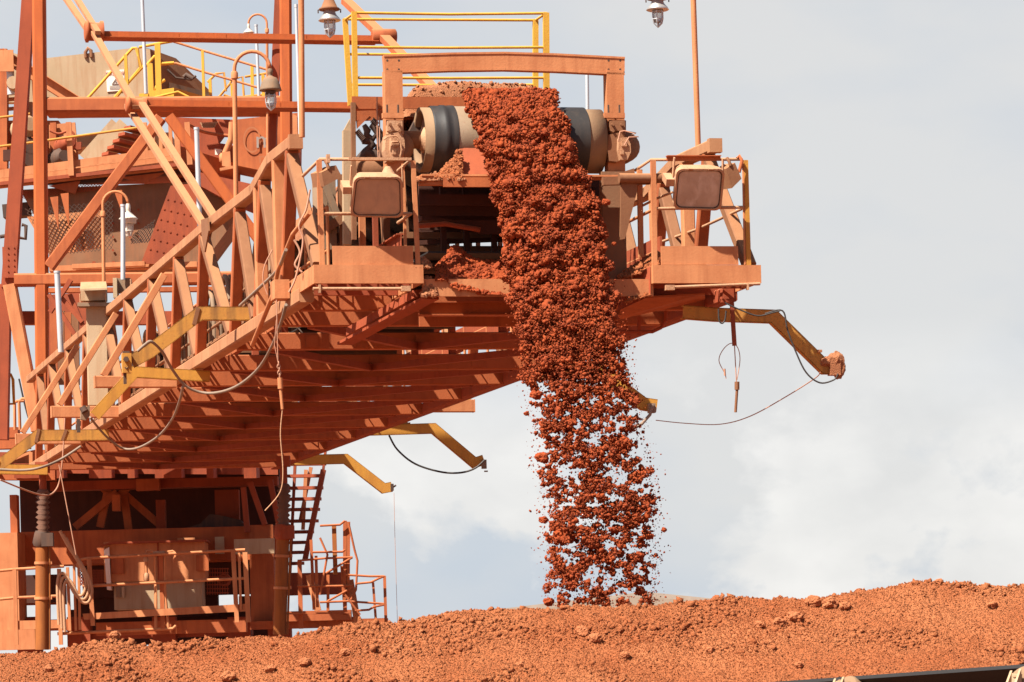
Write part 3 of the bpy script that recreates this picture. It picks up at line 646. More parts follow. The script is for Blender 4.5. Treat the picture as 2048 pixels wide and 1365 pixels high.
M().beam(P(322, 236, pyY - .02), P(98, 535, pyY - .02), .22, .24, Y3, .02).build('portal_brace', 'orange_paint', py)
M().beam(P(338, 234, pyY - .02), P(565, 545, pyY - .02), .22, .24, Y3, .02).build('portal_brace', 'deep_orange', py)
# ================================================================== LAMPS ON GOOSENECK POLES, CONDUITS
def gooseneck(base, shoulder, head, lab, kind, sc=1.0, Y=None, mt='dusty_orange', arc_up=1.0, rp=.03):
    b = base; Yb = b.y; q = Yb/F
    a = P(*shoulder, Yb); hd = P(*head, Yb)
    t = thing('pole_lamp', b, lab, 'lamp', 'gooseneck lamps on the stacker')
    M().tube([b, a - (a - b).normalized()*.02], rp, 8).lathe(a - (a - b).normalized()*.06, a - b, [(rp*1.5, 0), (rp*1.5, .07), (rp*1.1, .09)], 10).build('pole', mt, t)
    r = (hd.x - a.x)/2; mid = V(((a.x + hd.x)/2, Yb, max(a.z, hd.z))); pts = [a]
    for i in range(13):
        th = math.pi*i/12; pts.append(V((mid.x - r*math.cos(th), Yb, mid.z + abs(r)*arc_up*math.sin(th))))
    pts.append(hd); M().tube(pts, rp*.78, 8).build('arm', mt, t)
    z = V((0, 0, -1)); s = sc
    if kind == 'bell':
        M().lathe(hd, z, [(.035*s, 0), (.045*s, .02*s), (.045*s, .08*s), (.03*s, .10*s), (.05*s, .13*s), (.105*s, .15*s), (.15*s, .24*s), (.175*s, .33*s), (.185*s, .36*s), (.16*s, .36*s)], 20).build('shade', 'grey_tan', t); z0 = .36
        M().lathe(hd + z*z0*s, z, [(.085*s, 0), (.085*s, .05*s), (.06*s, .08*s)], 14).build('socket', 'dark_steel', t); z0 += .06
    elif kind == 'cone':
        M().lathe(hd, z, [(.04*s, 0), (.05*s, .05*s), (.05*s, .14*s), (.04*s, .16*s), (.17*s, .29*s), (.20*s, .31*s), (.165*s, .33*s), (.16*s, .40*s), (.12*s, .42*s)], 20).build('shade', 'white_enamel', t); z0 = .42
    else:
        M().lathe(hd, z, [(.05*s, 0), (.07*s, .02*s), (.13*s, .16*s), (.165*s, .18*s), (.165*s, .205*s), (.10*s, .215*s)], 20).build('cap', 'dusty_brown', t)
        for dx in (-1, 1): M().tube([hd + z*.19*s + X3*dx*.15*s, hd + z*.20*s + X3*dx*.18*s, hd + z*.25*s + X3*dx*.178*s], .008, 5).build('clip', 'dark_steel', t)
        M().lathe(hd + z*.215*s, z, [(.09*s, 0), (.10*s, .04*s), (.115*s, .07*s), (.16*s, .12*s), (.182*s, .155*s), (.165*s, .165*s), (.09*s, .16*s)], 20).build('reflector', 'aluminium', t); z0 = .375
    g = hd + z*z0*s; L_ = .24*s; rg = (.085 if kind != 'cone' else .105)*s
    M().lathe(g, z, [(rg*.8, 0), (rg*.78, L_*.5), (rg*.55, L_*.8), (.001, L_*.92)], 14).build('glass', 'lamp_glass' if kind != 'cone' else 'white_enamel', t)
    m = M()
    for k in range(6):
        a_ = math.pi*k/3 + .3; c, sn = math.cos(a_), math.sin(a_); f = .72 if kind == 'cone' else 1.0
        pl_ = [(rg, 0), (rg*(.5+.5*f), L_*.55), (rg*f*.8, L_*.85)] + ([(0, L_*1.12)] if kind != 'cone' else [(rg*.45, L_*1.05)])
        m.tube([g + z*dz + X3*c*rr_ + Y3*sn*rr_ for rr_, dz in pl_], .007, 4)
    for rr_, dz in ((rg, .1*L_), (rg*.95, .6*L_)): m.tube([g + z*dz + X3*math.cos(2*math.pi*i/12)*rr_ + Y3*math.sin(2*math.pi*i/12)*rr_ for i in range(13)], .006, 4)
    m.build('cage', 'galvanised' if kind != 'cone' else 'white_enamel', t)
    return t
gooseneck(PE(604, 275, TL), (602, -70), (658, -5), 'pole lamp at the left boom end, bright metal reflector above the yellow railing', 'cap', .70, rp=.033)
gooseneck(PE(1397, 312, TRi), (1383, -110), (1314, -27), 'pole lamp at the right boom end, hanging alone against open sky', 'cap', .75, rp=.033)
gooseneck(PE(472, 402, TL), (469, 148), (540, 138), 'pole lamp with dusty brown bell shade and wire cage, before the right mast', 'bell', .76, rp=.030)
gooseneck(P(208, 600, 57.8), (206, 426), (256, 408), 'pole lamp with a cream cone shade, hanging in front of the mesh hopper', 'cone', .80, rp=.030)
gooseneck(P(536, 420, 72), (534, 60), (497, 48), 'farthest pole lamp with a small white shade, behind the cross struts', 'cone', .58, rp=.028)
for (x0, y0, x1, y1, Y, r, lab) in ((592, 10, 600, 276, 39.4, .018, 'galvanised conduit pipe beside the pole of the left end lamp'),
        (393, 256, 400, 470, 50, .036, 'short grey galvanised pipe standing behind the tie bars'), (246, 410, 246, 560, 57.4, .04, 'grey galvanised pipe in front of the cream cone lamp'),
        (114, 543, 122, 705, 60.5, .05, 'grey galvanised pipe leaning beside the left mast'), (284, -10, 292, 188, 76, .04, 'thin grey pipe rising behind the yellow stair rails'),
        (1174, 140, 1175, 222, 44, .024, 'short grey pipe standing behind the right end of the pulley'), (512, 50, 518, 196, 76, .035, 'thin grey pipe behind the far white lamp')):
    a, b = P(x0, y0, Y), P(x1, y1, Y); d = (b - a).normalized()
    tag(M().tube([a, b], r, 10).lathe(a, d, [(r*1.15, -.005), (r*1.15, .03)], 10).build('conduit_pipe', 'galvanised'), lab, 'pipe', 'grey conduit pipes')
# ================================================================== BENT YELLOW SENSOR ARMS
def arm(pts, hpx, tside, s_, lab, mt='worn_yellow', straps=()):
    w3 = [PD(x, y, s_) for x, y in pts]; q = mpp(w3[0])
    t = thing('sensor_arm', w3[0], lab, 'bent arm', 'bent yellow sensor arms')
    n = len(w3); top = []; bot = []
    for i in range(n):
        d0 = (w3[i] - w3[i-1]).normalized() if i else (w3[1] - w3[0]).normalized()
        d1 = (w3[i+1] - w3[i]).normalized() if i < n-1 else d0
        bis = (d0 + d1).normalized(); nn = D.cross(bis).normalized()
        if nn.z < 0: nn = -nn
        k = hpx*q/2/max(.5, bis.dot(d1)); top.append(w3[i] + nn*k); bot.append(w3[i] - nn*k)
    m = M()
    for i in range(n - 1): m.prism([top[i], top[i+1], bot[i+1], bot[i]], D*.012)
    m.prism(top + [p - K*.012 + D*.0 for p in reversed(top)], D*.10); m.prism([p + K*.012 for p in bot] + list(reversed(bot)), D*.10)
    m.build('arm_channel', mt, t)
    for f, i in straps:
        c = w3[i]*(1-f) + w3[i+1]*f; d = (w3[i+1] - w3[i]).normalized()
        M().beam(c - D*.008 + K*hpx*q*.5 - d*.02, c - D*.008 - K*hpx*q*.5 + d*.05, .05, .012, D).build('strap', 'dusty_brown', t)
    return t, w3
def S(x, y, t): return inv(PE(x, y, t))[0]
aA, wA = arm([(640, 628), (400, 627), (300, 703), (262, 724)], 27, 0, S(470, 640, 0) - .15, 'nearest left bent arm, scratched yellow with a bolted switch box at its lower end', straps=((.06, 1),))
sA = inv(wA[0])[0]
bx = M().obox(PD(253, 727, sA - .06), E*.055, D*.06, K*.12); 
bx.build('switch_box', 'yellow_paint', aA); M().bolt(PD(252, 719, sA - .13), -D, .035, .03).tube([PD(250, 735, sA - .12), PD(253, 738, sA - .13), PD(256, 735, sA - .12)], .008, 5).obox(PD(252, 706, sA - .03), E*.04, D*.03, K*.02).obox(PD(250, 757, sA - .03), E*.018, D*.018, K*.07).build('switch', 'dark_steel', aA)
aB, wB = arm([(420, 753), (270, 744), (190, 832)], 22, 0, S(384, 738, 0) - .15, 'second left bent arm from the boom tip, smooth yellow over an orange outrigger', 'yellow_paint')
sB = inv(wB[0])[0]
M().prism([PD(161, 818, sB - .05), PD(178, 812, sB - .05), PD(178, 833, sB - .05), PD(170, 842, sB - .05), PD(160, 840, sB - .05)], -D*.10).build('switch_box', 'grey_tan', aB)
M().tube([PD(165, 815, sB - .16), PD(170, 824, sB - .18)], .05, 8).obox(PD(157, 852, sB - .05), E*.022, D*.02, K*.09).build('switch', 'dark_steel', aB)
arm([(218, 870), (76, 871), (-20, 945)], 22, 0, S(205, 858, 0) - .15, 'third left bent arm, heavily scratched yellow, near the left edge', straps=((.0, 1), (.62, 0), (.85, 1)))
arm([(95, 940), (-40, 938)], 20, 0, S(100, 925, 0) - .1, 'farthest left arm stub, yellow brown, at the left edge under the cable', 'yellow_paint')
sRA = .6
aR, wR = arm([(1366, 624), (1430, 629), (1548, 633), (1652, 735), (1682, 735)], 27, 1, sRA, 'right front bent arm, shabby yellow and caked with dust, reaching out into the sky')
M().obox(PD(1668, 734, sRA), E*.06, D*.06, K*.10).rock(PD(1672, 726, sRA), .09, 3, (1, .8, 1.3), 2).rock(PD(1655, 724, sRA), .07, 4, (1.3, .8, .8), 2).rock(PD(1678, 738, sRA), .07, 5, (1, .8, 1.5), 2).beam(PD(1672, 716, sRA), PD(1674, 704, sRA), .05, .05, D).obox(PD(1638, 703, sRA), E*.025, D*.04, K*.015).build('dust_caked_end', 'ore_pale', aR)
sRB = S(1030, 745, TR)
aRB, wRB = arm([(1030, 741), (1196, 738), (1288, 808), (1314, 812)], 26, 1, sRB, 'bent arm half hidden by the falling ore, yellow tip poking out on its right', 'yellow_paint')
M().tube([PD(1306, 810, sRB - .1), PD(1300, 830, sRB - .14), PD(1284, 848, sRB - .12), PD(1262, 860, sRB - .1)], .024, 7).obox(PD(1303, 817, sRB - .05), E*.05, D*.05, K*.07).build('tip_cable', 'cable_grey', aRB)
sRC = S(738, 855, TR)
aRC, wRC = arm([(735, 861), (868, 857), (950, 926), (968, 920)], 21, 1, sRC, 'bent arm with a black cable slung beneath it, under the far side of the boom', 'yellow_paint')
M().obox(PD(968, 929, sRC - .03), E*.04, D*.04, K*.08).obox(PD(972, 943, sRC - .03), E*.03, D*.02, K*.012).build('switch_box', 'grey_tan', aRC)
sRD = S(580, 905, TR)
aRD, wRD = arm([(572, 921), (692, 918), (768, 977), (784, 974)], 20, 1, sRD, 'farthest right bent arm, clean yellow, beside the top of the stairs', 'yellow_paint')
M().obox(PD(784, 975, sRD), E*.03, D*.03, K*.07).tube([PD(786, 975, sRD), PD(792, 971, sRD)], .02, 6).build('switch_box', 'dark_steel', aRD)
# ================================================================== CABLES, CHAINS, HANGING RODS
def smooth(pts, n=6):
    out_ = []
    for i in range(len(pts) - 1):
        p0, p1, p2, p3 = pts[max(i-1, 0)], pts[i], pts[i+1], pts[min(i+2, len(pts)-1)]
        for k in range(n):
            t = k/n; out_.append(.5*((2*p1) + (p2 - p0)*t + (2*p0 - 5*p1 + 4*p2 - p3)*t*t + (3*p1 - p0 - 3*p2 + p3)*t**3))
    return out_ + [pts[-1]]
def cable(px, Y, r, mt, lab, name='hanging_cable', cat='cable', group='hanging cables'):
    Ys = Y if isinstance(Y, (list, tuple)) else [Y]*len(px)
    return tag(M().tube(smooth([P(x, y, yy) for (x, y), yy in zip(px, Ys)]), r, 6).build(name, mt), lab, cat, group)
cable([(572, 610), (564, 640), (545, 690), (515, 740), (470, 775), (420, 787), (375, 775), (345, 740), (325, 705), (303, 684), (290, 690), (275, 703)], [38.6, 39, 40, 41, 42.3, 43, 43, 42.8, 42.5, 42.3, 42.3, 42.3], .019, 'cable_grey', 'thick grey cable looping from the left platform to the nearest left bent arm')
cable([(366, 773), (360, 800), (345, 838), (318, 872), (280, 895), (248, 898), (222, 882), (200, 860), (180, 835)], [43.4, 45, 47, 49, 50.5, 51, 50.5, 50, 49.5], .018, 'cable_grey', 'grey cable looping under the second left bent arm')
cable([(162, 893), (120, 920), (80, 936), (40, 941), (-20, 938)], [55, 55, 54.5, 54.5, 54.5], .021, 'cable_grey', 'grey cable sagging across the left edge over the third arm')
cable([(778, 871), (795, 900), (830, 928), (880, 944), (920, 946), (950, 937), (970, 920)], wRC[0].y, .019, 'cable_black', 'black cable slung below the bent arm on the far side')
cable([(788, 986), (790, 1080), (795, 1250)], wRD[0].y, .005, 'wire', 'thin straight wire dropping from the farthest right arm to the heap', 'thin_wire', 'wire', 'thin wires')
cable([(1312, 841), (1370, 847), (1440, 849), (1500, 833), (1570, 795), (1630, 757), (1640, 745)], [43, 42.5, 42, 41, 40, 39, 38.6], .006, 'wire', 'long thin wire sagging between two right arms against the sky', 'thin_wire', 'wire', 'thin wires')
cable([(1530, 628), (1565, 622), (1575, 660), (1590, 700), (1612, 745), (1640, 766), (1668, 760), (1676, 748)], 38.5, .010, 'cable_black', 'black cable tied along the right front bent arm')
cable([(1450, 606), (1480, 620), (1515, 632), (1545, 626), (1560, 622)], 38.4, .009, 'cable_black', 'thin black cable draped over the root of the right front arm')
cable([(1437, 618), (1438, 640), (1444, 647), (1450, 640), (1452, 622)], 38.4, .010, 'cable_black', 'small black loop hanging under the right platform')
cable([(620, 380), (612, 420), (598, 452), (606, 480), (600, 520), (590, 560), (578, 585)], 38.2, .012, 'wire', 'pale thin cable winding down behind the left platform post')
cable([(572, 500), (555, 540), (520, 575), (480, 612)], [39, 40, 41.5, 43], .020, 'cable_grey', 'thick brown cable running along the left lattice to the platform')
cable([(545, 500), (530, 530), (526, 560), (535, 590)], 39.5, .008, 'wire', 'fine wire loop in front of the left lattice', 'thin_wire', 'wire', 'thin wires')
cable([(588, 480), (600, 505), (590, 530), (604, 545)], 38.6, .014, 'wire', 'short tangle of pale wire inside the last left lattice panel', 'thin_wire', 'wire', 'thin wires')
cable([(130, 835), (124, 930), (112, 980), (80, 990), (0, 960)], [58, 58, 58, 57, 56], .014, 'wire', 'brown cord sagging at the left edge below the boom')
cable([(118, 930), (135, 1020), (152, 1110)], 58, .010, 'wire', 'straight thin cord hanging over the left cylinder', 'thin_wire', 'wire', 'thin wires')
cable([(38, 758), (55, 830), (75, 880)], 74, .02, 'cable_black', 'black cord beside the left raking brace')
hr = thing('pull_rod', PD(1465, 600, .3), 'hanging rod with a looped wire under the right work platform', 'pull switch', 'hanging pull rods')
M().beam(PD(1463, 596, .3), PD(1469, 692, .3), .045, .03, D).obox(PD(1453, 602, .3), E*.07, D*.03, K*.02).build('upper_rod', 'red_paint', hr)
M().tube([PD(1469, 692, .3), PD(1473, 768, .3)], .006, 5).tube(smooth([PD(x, y, .3) for x, y in ((1452, 758), (1450, 748), (1438, 722), (1446, 700), (1462, 687), (1475, 695), (1480, 720), (1474, 760))]), .005, 5).tube([PD(1449, 738, .3), PD(1450, 752, .3)], .012, 5).build('wire', 'wire', hr)
M().tube([PD(1474, 764, .3), PD(1474, 780, .3)], .028, 8).tube([PD(1474, 780, .3), PD(1471, 825, .3)], .016, 8).build('lower_rod', 'dusty_brown', hr)
hl = thing('pull_rod', PD(560, 640, .2), 'hanging rod on a chain and wire under the left work platform', 'pull switch', 'hanging pull rods')
m = M()
m.tube([PD(553, 600, .2), PD(556, 724, .2)], .006, 5).tube([PD(553, 640, .2), PD(549, 690, .2), PD(556, 724, .2)], .005, 5)
m.build('wire', 'wire', hl); m = M()
for k in range(5):
    c = PD(557 + k*.6, 728 + k*6, .2); m.tube([c + (E if k % 2 else D)*.018*math.cos(a) + K*.026*math.sin(a) for a in [2*math.pi*i/8 for i in range(9)]], .006, 4)
m.build('chain', 'wire', hl)
M().tube([PD(560, 756, .2), PD(561, 778, .2)], .030, 8).tube([PD(561, 778, .2), PD(565, 819, .2)], .018, 8).build('lower_rod', 'dusty_orange', hl)
M().tube(smooth([PD(x, y, .2) for x, y in ((565, 819), (561, 870), (566, 940), (560, 985), (530, 1022))]), .007, 5).build('tail_wire', 'dust', hl)
# ================================================================== CABINETS ON THE LEFT OF THE BOOM
cb = thing('control_cabinet', P(196, 810, 57.0), 'tall tan cabinet with a hooded top standing outside the left truss', 'cabinet')
Yc = 57.0; q = Yc/F
M().beam(P(196, 617, Yc), P(200, 812, Yc), 43*q, .40, Y3, .02).build('case', 'tan_paint', cb)
M().prism([P(162, 568, Yc - .2), P(212, 567, Yc - .2), P(214, 580, Yc - .5), P(160, 582, Yc - .5)], V((0, 0, .03))).beam(P(163, 585, Yc - .1), P(213, 584, Yc - .1), .3, .24, Y3).build('hood', 'tan_paint', cb)
M().beam(P(157, 611, Yc - .2), P(222, 611, Yc - .2), .30, .06, Z3).build('shelf', 'grey_tan', cb)
M().prism([P(178, 606, Yc - .1), P(186, 597, Yc - .1), P(210, 597, Yc - .1), P(210, 606, Yc - .1)], Y3*.1).build('lamp_block', 'dust', cb)
for x in (160, 211): M().tube([P(x, 588, Yc - .3), P(x + 1, 608, Yc - .3)], .012, 5).build('stay', 'dust', cb)
M().tube([P(224, 605, Yc), P(225, 640, Yc), P(231, 680, Yc), P(231, 750, Yc)], .035, 7).build('conduit', 'dusty_orange', cb)
gb = thing('terminal_box', P(245, 600, 57.6), 'grey brown box at the foot of the grey pipe, just above the truss', 'box')
M().box(P(249, 572, 57.6), 26*q, .25, 28*q).build('case', 'grey_tan', gb); M().box(P(232, 578, 57.5), 8*q, .3, 40*q).build('bracket', 'tan_paint', gb); M().box(P(262, 572, 57.45), 2.5*q, .1, 26*q).build('lid', 'dust', gb)
# ================================================================== HOUSE AND TRANSFER CHUTE BEHIND THE PYLON
Yh = 84.0; hq = Yh/F
hd = thing('chute_hood', P(260, 200, Yh), 'big tan sheet metal hood behind the pylon with a white danger notice', 'hood')
poly = [P(x, y, Yh) for x, y in ((90, 206), (90, 117), (262, 97), (281, 95), (300, 99), (308, 200))]
M().prism(poly, Y3*2.4).build('shell', 'tan_paint', hd)
M().prism([P(281, 95, Yh + .01), P(352, 117, Yh + .7), P(419, 181, Yh + 1.2), P(421, 204, Yh + 1.2), P(305, 203, Yh + .1), P(299, 98, Yh + .01)], Y3*1.8).build('sloping_end', 'dusty_brown', hd)
M().prism([P(338, 165, Yh + .3), P(420, 186, Yh + .95), P(421, 205, Yh + .95), P(337, 205, Yh + .3)], Y3*.5).build('side_skirt', 'grey_tan', hd)
M().tube([P(x, y, Yh - .02) for x, y in ((172, 116), (171, 105), (176, 97), (182, 102), (183, 115))], .045, 7).build('lifting_ring', 'dusty_brown', hd)
M().tube([P(x, y, Yh + .3) for x, y in ((335, 140), (352, 156), (383, 160), (392, 152))], .03, 6).tube([P(368, 155, Yh + .3), P(372, 150, Yh + .3), P(386, 158, Yh + .3)], .06, 6).build('latch', 'dark_steel', hd)
sg = thing('danger_sign', P(231, 185, Yh - .03), 'white notice with a red heading and warning triangle on the tan hood', 'sign')
M().prism([P(212, 142, Yh - .03), P(248, 139, Yh - .03), P(250, 181, Yh - .03), P(214, 184, Yh - .03)], Y3*.02).build('panel', 'sign_white', sg)
def text(body, c, size, mt, par, name, ux=X3, uz=Z3, bold=0):
    cu = bpy.data.curves.new(name, 'FONT'); cu.body = body; cu.size = size; cu.align_x = 'CENTER'; cu.align_y = 'CENTER'; cu.extrude = .004
    o = bpy.data.objects.new(name, cu); C.objects.link(o)
    bpy.context.view_layer.update(); dg = bpy.context.evaluated_depsgraph_get(); dg.update(); me = bpy.data.meshes.new_from_object(o.evaluated_get(dg)); bpy.data.objects.remove(o)
    uy = uz.cross(ux); m = M().add([V(c) + ux*v.co.x + uz*v.co.y - uy*(v.co.z) for v in me.vertices], [tuple(p.vertices) for p in me.polygons])
    return m.build(name, mt, par)
text('DANGER', P(230, 147, Yh - .045), .115, 'sign_red', sg, 'heading')
tri = M(); A_, B_, C_ = P(224, 169, Yh - .042), P(241, 168, Yh - .042), P(232, 157, Yh - .042)
tri.tube([A_, B_, C_, A_], .010, 4).tube([P(231, 161, Yh - .042), P(233, 164, Yh - .042), P(231, 167, Yh - .042)], .010, 4).build('warning_triangle', 'sign_grey', sg)
lm = M()
for yy in (172.5, 175, 178): lm.beam(P(219, yy, Yh - .042), P(245, yy - .6, Yh - .042), .006, .012, Z3)
lm.build('text_lines', 'sign_grey', sg)
# service platform that rises to the right, with railing and stairs
sp_ = thing('service_platform', P(180, 350, 79), 'long orange service platform behind the pylon with its toe band and mesh underside', 'platform')
Ys = 79.0; sq = Ys/F
M().prism([P(-10, 341, Ys), P(362, 293, Ys), P(362, 336, Ys), P(-10, 377, Ys)], Y3*.15).build('toe_band', 'dusty_orange', sp_)
M().prism([P(362, 293, Ys), P(480, 330, Ys + 2.5), P(480, 372, Ys + 2.5), P(362, 336, Ys)], Y3*.15).build('toe_band', 'orange_paint', sp_)
M().prism([P(-10, 372, Ys - .1), P(362, 332, Ys - .1), P(480, 366, Ys + 2.4), P(480, 366, Ys + 6), P(-10, 372, Ys + 6)], Z3*.08).build('deck', 'red_paint', sp_)
M().beam(P(0, 345 + 11, Ys - .08), P(360, 308, Ys - .08), .03, .03, Z3).build('band_rib', 'dusty_orange', sp_)
for (a, b, c_) in (((97, 372), (160, 362), (150, 388)), ((240, 355), (330, 345), (290, 368))): M().prism([P(*a, Ys + .2), P(*b, Ys + .2), P(*c_, Ys + .2)], Y3*.06).build('gusset', 'orange_paint', sp_)
def meshpanel(quad, nx, ny, r, mt, par, name='mesh_guard'):
    m = M(); a, b, c, d = quad
    def pt(u, v): return (a*(1-u) + b*u)*(1-v) + (d*(1-u) + c*u)*v
    for i in range(-ny, nx + ny):
        for sg_ in (1, -1):
            prev = None
            for j in range(ny + 1):
                u = (i + sg_*j*1.0 + (0 if sg_ > 0 else ny*0))/nx
                if -1e-6 <= u <= 1 + 1e-6:
                    p = pt(u, j/ny)
                    if prev is not None: m.beam(prev, p, r, r*1.4, Y3)
                    prev = p
                else: prev = None
    return m.build(name, mt, par)
meshpanel([P(42, 384, Ys + .4), P(205, 366, Ys + .4), P(205, 380, Ys + .4), P(42, 398, Ys + .4)], 26, 3, .012, 'red_paint', sp_)
for x in (137, 352, 374): M().beam(P(x, 245, Ys - .1), P(x + 6, 352 if x < 300 else 330, Ys - .1), .12, .08, Y3).build('post', 'dusty_orange', sp_)
M().tube([P(-5, 294, Ys - .2), P(60, 286, Ys - .2), P(275, 256, Ys - .2)], .03, 6).tube([P(-5, 236, Ys - .2), P(60, 228, Ys - .2)], .03, 6).build('handrail', 'yellow_paint', sp_)
wallm = thing('machine_house', P(40, 330, 83), 'orange machine house wall with flanged frames and gearbox at the far left', 'machine house')
M().beam(P(-20, 280, 83.5), P(128, 280, 83.5), .6, 170*83/F, Y3).build('wall', 'orange_paint', wallm)
for yy in (203, 222, 250, 268): M().beam(P(-20, yy, 82.6), P(34, yy - 5, 82.6), .25, .05, Z3).build('flange', 'dusty_orange', wallm)
M().beam(P(3, 100, 82.2), P(3, 340, 82.2), .3, .3, Y3).build('column', 'orange_paint', wallm)
M().ibeam(P(2, 108, 82), P(165, 212, 82), .3, .26, up=Z3).obox(P(10, 122, 81.8), X3*.2, Y3*.02, Z3*.25).build('rafter', 'dusty_orange', wallm)
M().prism([P(20, 104, 83.2), P(60, 118, 83.2), P(66, 205, 83.2), P(5, 205, 83.2)], Y3*.3).build('shell_end', 'tan_paint', wallm)
M().tube([P(20, 130, 82), P(22, 190, 82)], .09, 8).build('pipe', 'galvanised', wallm)
M().lathe(P(28, 168, 81.9), Y3, [(.15, -.2), (.17, 0), (.17, .3)], 12).build('motor', 'tan_paint', wallm)
for (x, y, r, mt) in ((50, 255, .26, 'tan_paint'), (52, 300, .28, 'dark_steel'), (52, 325, .3, 'dark_steel'), (130, 290, .2, 'red_paint'), (118, 318, .22, 'dark_steel')):
    M().lathe(P(x, y, 81.6), -Y3 + X3*.4, [(r, -.4), (r, .2), (r*.6, .25), (r*.6, .5)], 14).build('gear_housing', mt, wallm)
M().prism([P(98, 250, 82), P(150, 245, 82), P(158, 335, 82), P(98, 345, 82)], Y3*.1).build('bracket_plate', 'dusty_orange', wallm)
for (x0, y0, x1, y1, dd, mt) in ((36, 205, 64, 240, .3, 'rust_brown'), (100, 246, 112, 330, -.2, 'orange_paint'), (118, 272, 128, 285, -.25, 'shadow_steel'), (103, 299, 116, 312, -.22, 'shadow_steel'), (134, 262, 139, 335, -.3, 'dusty_orange'), (150, 285, 162, 300, -.2, 'red_paint'), (6, 300, 30, 322, -.5, 'shadow_steel')):
    M().prism([P(x0, y0, 82 + dd), P(x1, y0 - 1, 82 + dd), P(x1, y1 - 1, 82 + dd), P(x0, y1, 82 + dd)], Y3*.15).build('machine_panel', mt, wallm)
M().tube(smooth([P(x, y, 81.5) for x, y in ((100, 262), (118, 268), (140, 262), (150, 275), (148, 300))]), .03, 6).tube(smooth([P(x, y, 81.6) for x, y in ((112, 330), (120, 310), (132, 322), (146, 318))]), .035, 6).build('machine_pipe', 'red_paint', wallm)
st = thing('access_stair', P(230, 320, 80.5), 'tan stair flight with brown treads behind the pylon braces', 'stairs')
for (x0, y0, x1, y1) in ((182, 322, 248, 246), (168, 318, 232, 246)): M().beam(P(x0, y0, 80.5 + (182 - x0)*.04), P(x1, y1, 80.5 + (182 - x0)*.04), .06, .26, Z3).build('stringer', 'tan_paint', st)
for k in range(5): M().beam(P(208 + k*11, 308 - k*13, 80.4), P(262 + k*11, 322 - k*13, 80.9), .35, .07, Z3).build('tread', 'red_paint', st)
bkw = thing('stair_shaft', P(240, 330, 86), 'pale tan panelled shaft behind the stair flight', 'shaft')
M().beam(P(148, 290, 86), P(345, 285, 86), .3, 100*86/F, Y3).build('panel', 'tan_paint', bkw)
for x in (290, 305, 320, 340, 358): M().beam(P(x, 246, 83), P(x + 3, 315, 83), .08, .12, Y3).build('frame_post', 'dust' if x % 2 else 'dusty_orange', bkw)
yr = thing('stair_railing', P(330, 200, 80), 'yellow stair railing in front of the tan hood', 'railing')
Yr = 80.5
for pts in ([(172, 200), (180, 192), (255, 108), (265, 97), (274, 97)], [(225, 200), (283, 137), (288, 132)], [(272, 97), (283, 133), (230, 198)], [(275, 97), (280, 135), (290, 136)], [(278, 95), (315, 88), (345, 83)], [(290, 135), (309, 113), (316, 113)], [(300, 195), (315, 170), (330, 160)], [(318, 128), (348, 126)]):
    M().tube([P(x, y, Yr) for x, y in pts], .035, 6).build('rail', 'bright_yellow', yr)
for (x, y0, y1, w_) in ((253, 110, 170, .07), (317, 88, 197, .13), (302, 128, 195, .12), (407, 102, 197, .06)): M().beam(P(x - 2, y0, Yr), P(x + 1, y1, Yr), w_, .1, Y3).build('post', 'bright_yellow', yr)
for pts in ([(345, 83), (407, 102), (535, 140)], [(320, 131), (352, 127), (410, 145), (525, 178)]): M().tube([P(x, y, Yr + .6) for x, y in pts], .03, 6).build('rail', 'dusty_orange', yr)
for pts in ([(436, 197), (460, 168), (466, 155)], [(415, 165), (432, 148), (448, 146), (452, 183)], [(470, 158), (485, 154), (488, 196)], [(490, 154), (535, 147)], [(488, 194), (535, 189)], [(462, 196), (448, 190)]): M().tube([P(x, y, Yr + 1.5) for x, y in pts], .03, 6).build('rail', 'yellow_paint', yr)
for (x, y0, y1) in ((505, 130, 198), (527, 150, 196), (465, 168, 198), (421, 160, 190)): M().beam(P(x - 1, y0, Yr + 1.2), P(x, y1, Yr + 1.2), .07, .1, Y3).build('post', 'bright_yellow', yr)
ys = thing('yellow_skid', P(345, 200, 80), 'yellow base box under the sloping end of the tan hood', 'base')
M().prism([P(304, 182, 80), P(348, 176, 80), P(348, 200, 80), P(304, 200, 80)], Y3*1.0).build('side', 'bright_yellow', ys)
M().prism([P(349, 176, 80), P(405, 192, 81), P(405, 202, 81), P(349, 202, 80)], Y3*.9).build('end_panel', 'yellow_paint', ys)
M().prism([P(278, 188, 79.6), P(296, 186, 79.6), P(296, 200, 79.6), P(278, 200, 79.6)], Y3*.3).build('step', 'bright_yellow', ys)
for pts in ([(302, 197), (356, 184), (380, 196)],): M().tube([P(x, y, 79.7) for x, y in pts], .03, 6).build('rail', 'bright_yellow', ys)
# the transfer hopper with diamond mesh below the platform
hp = thing('transfer_hopper', P(220, 545, 78), 'grey brown hopper with diamond mesh guards and a perforated red plate under the service platform', 'hopper')
M().prism([P(40, 380, 79.5), P(470, 360, 79.5), P(470, 440, 79.5), P(400, 535, 79.5), P(100, 545, 79.5), P(96, 480, 79.5)], Y3*1.8).build('hopper_wall', 'rust_brown', hp)
meshpanel([P(50, 418, 78.6), P(226, 402, 78.6), P(226, 500, 78.6), P(98, 512, 78.6)], 18, 10, .010, 'dark_steel', hp)
meshpanel([P(265, 470, 78.6), P(310, 440, 78.6), P(300, 485, 78.6), P(262, 488, 78.6)], 7, 4, .016, 'dark_steel', hp)
M().prism([P(54, 434, 78.75), P(208, 420, 78.75), P(206, 495, 78.75), P(100, 512, 78.75)], Y3*.05).build('sun_patch_panel', 'dusty_orange', hp)  # sun patch on the hopper, put in as a paler panel
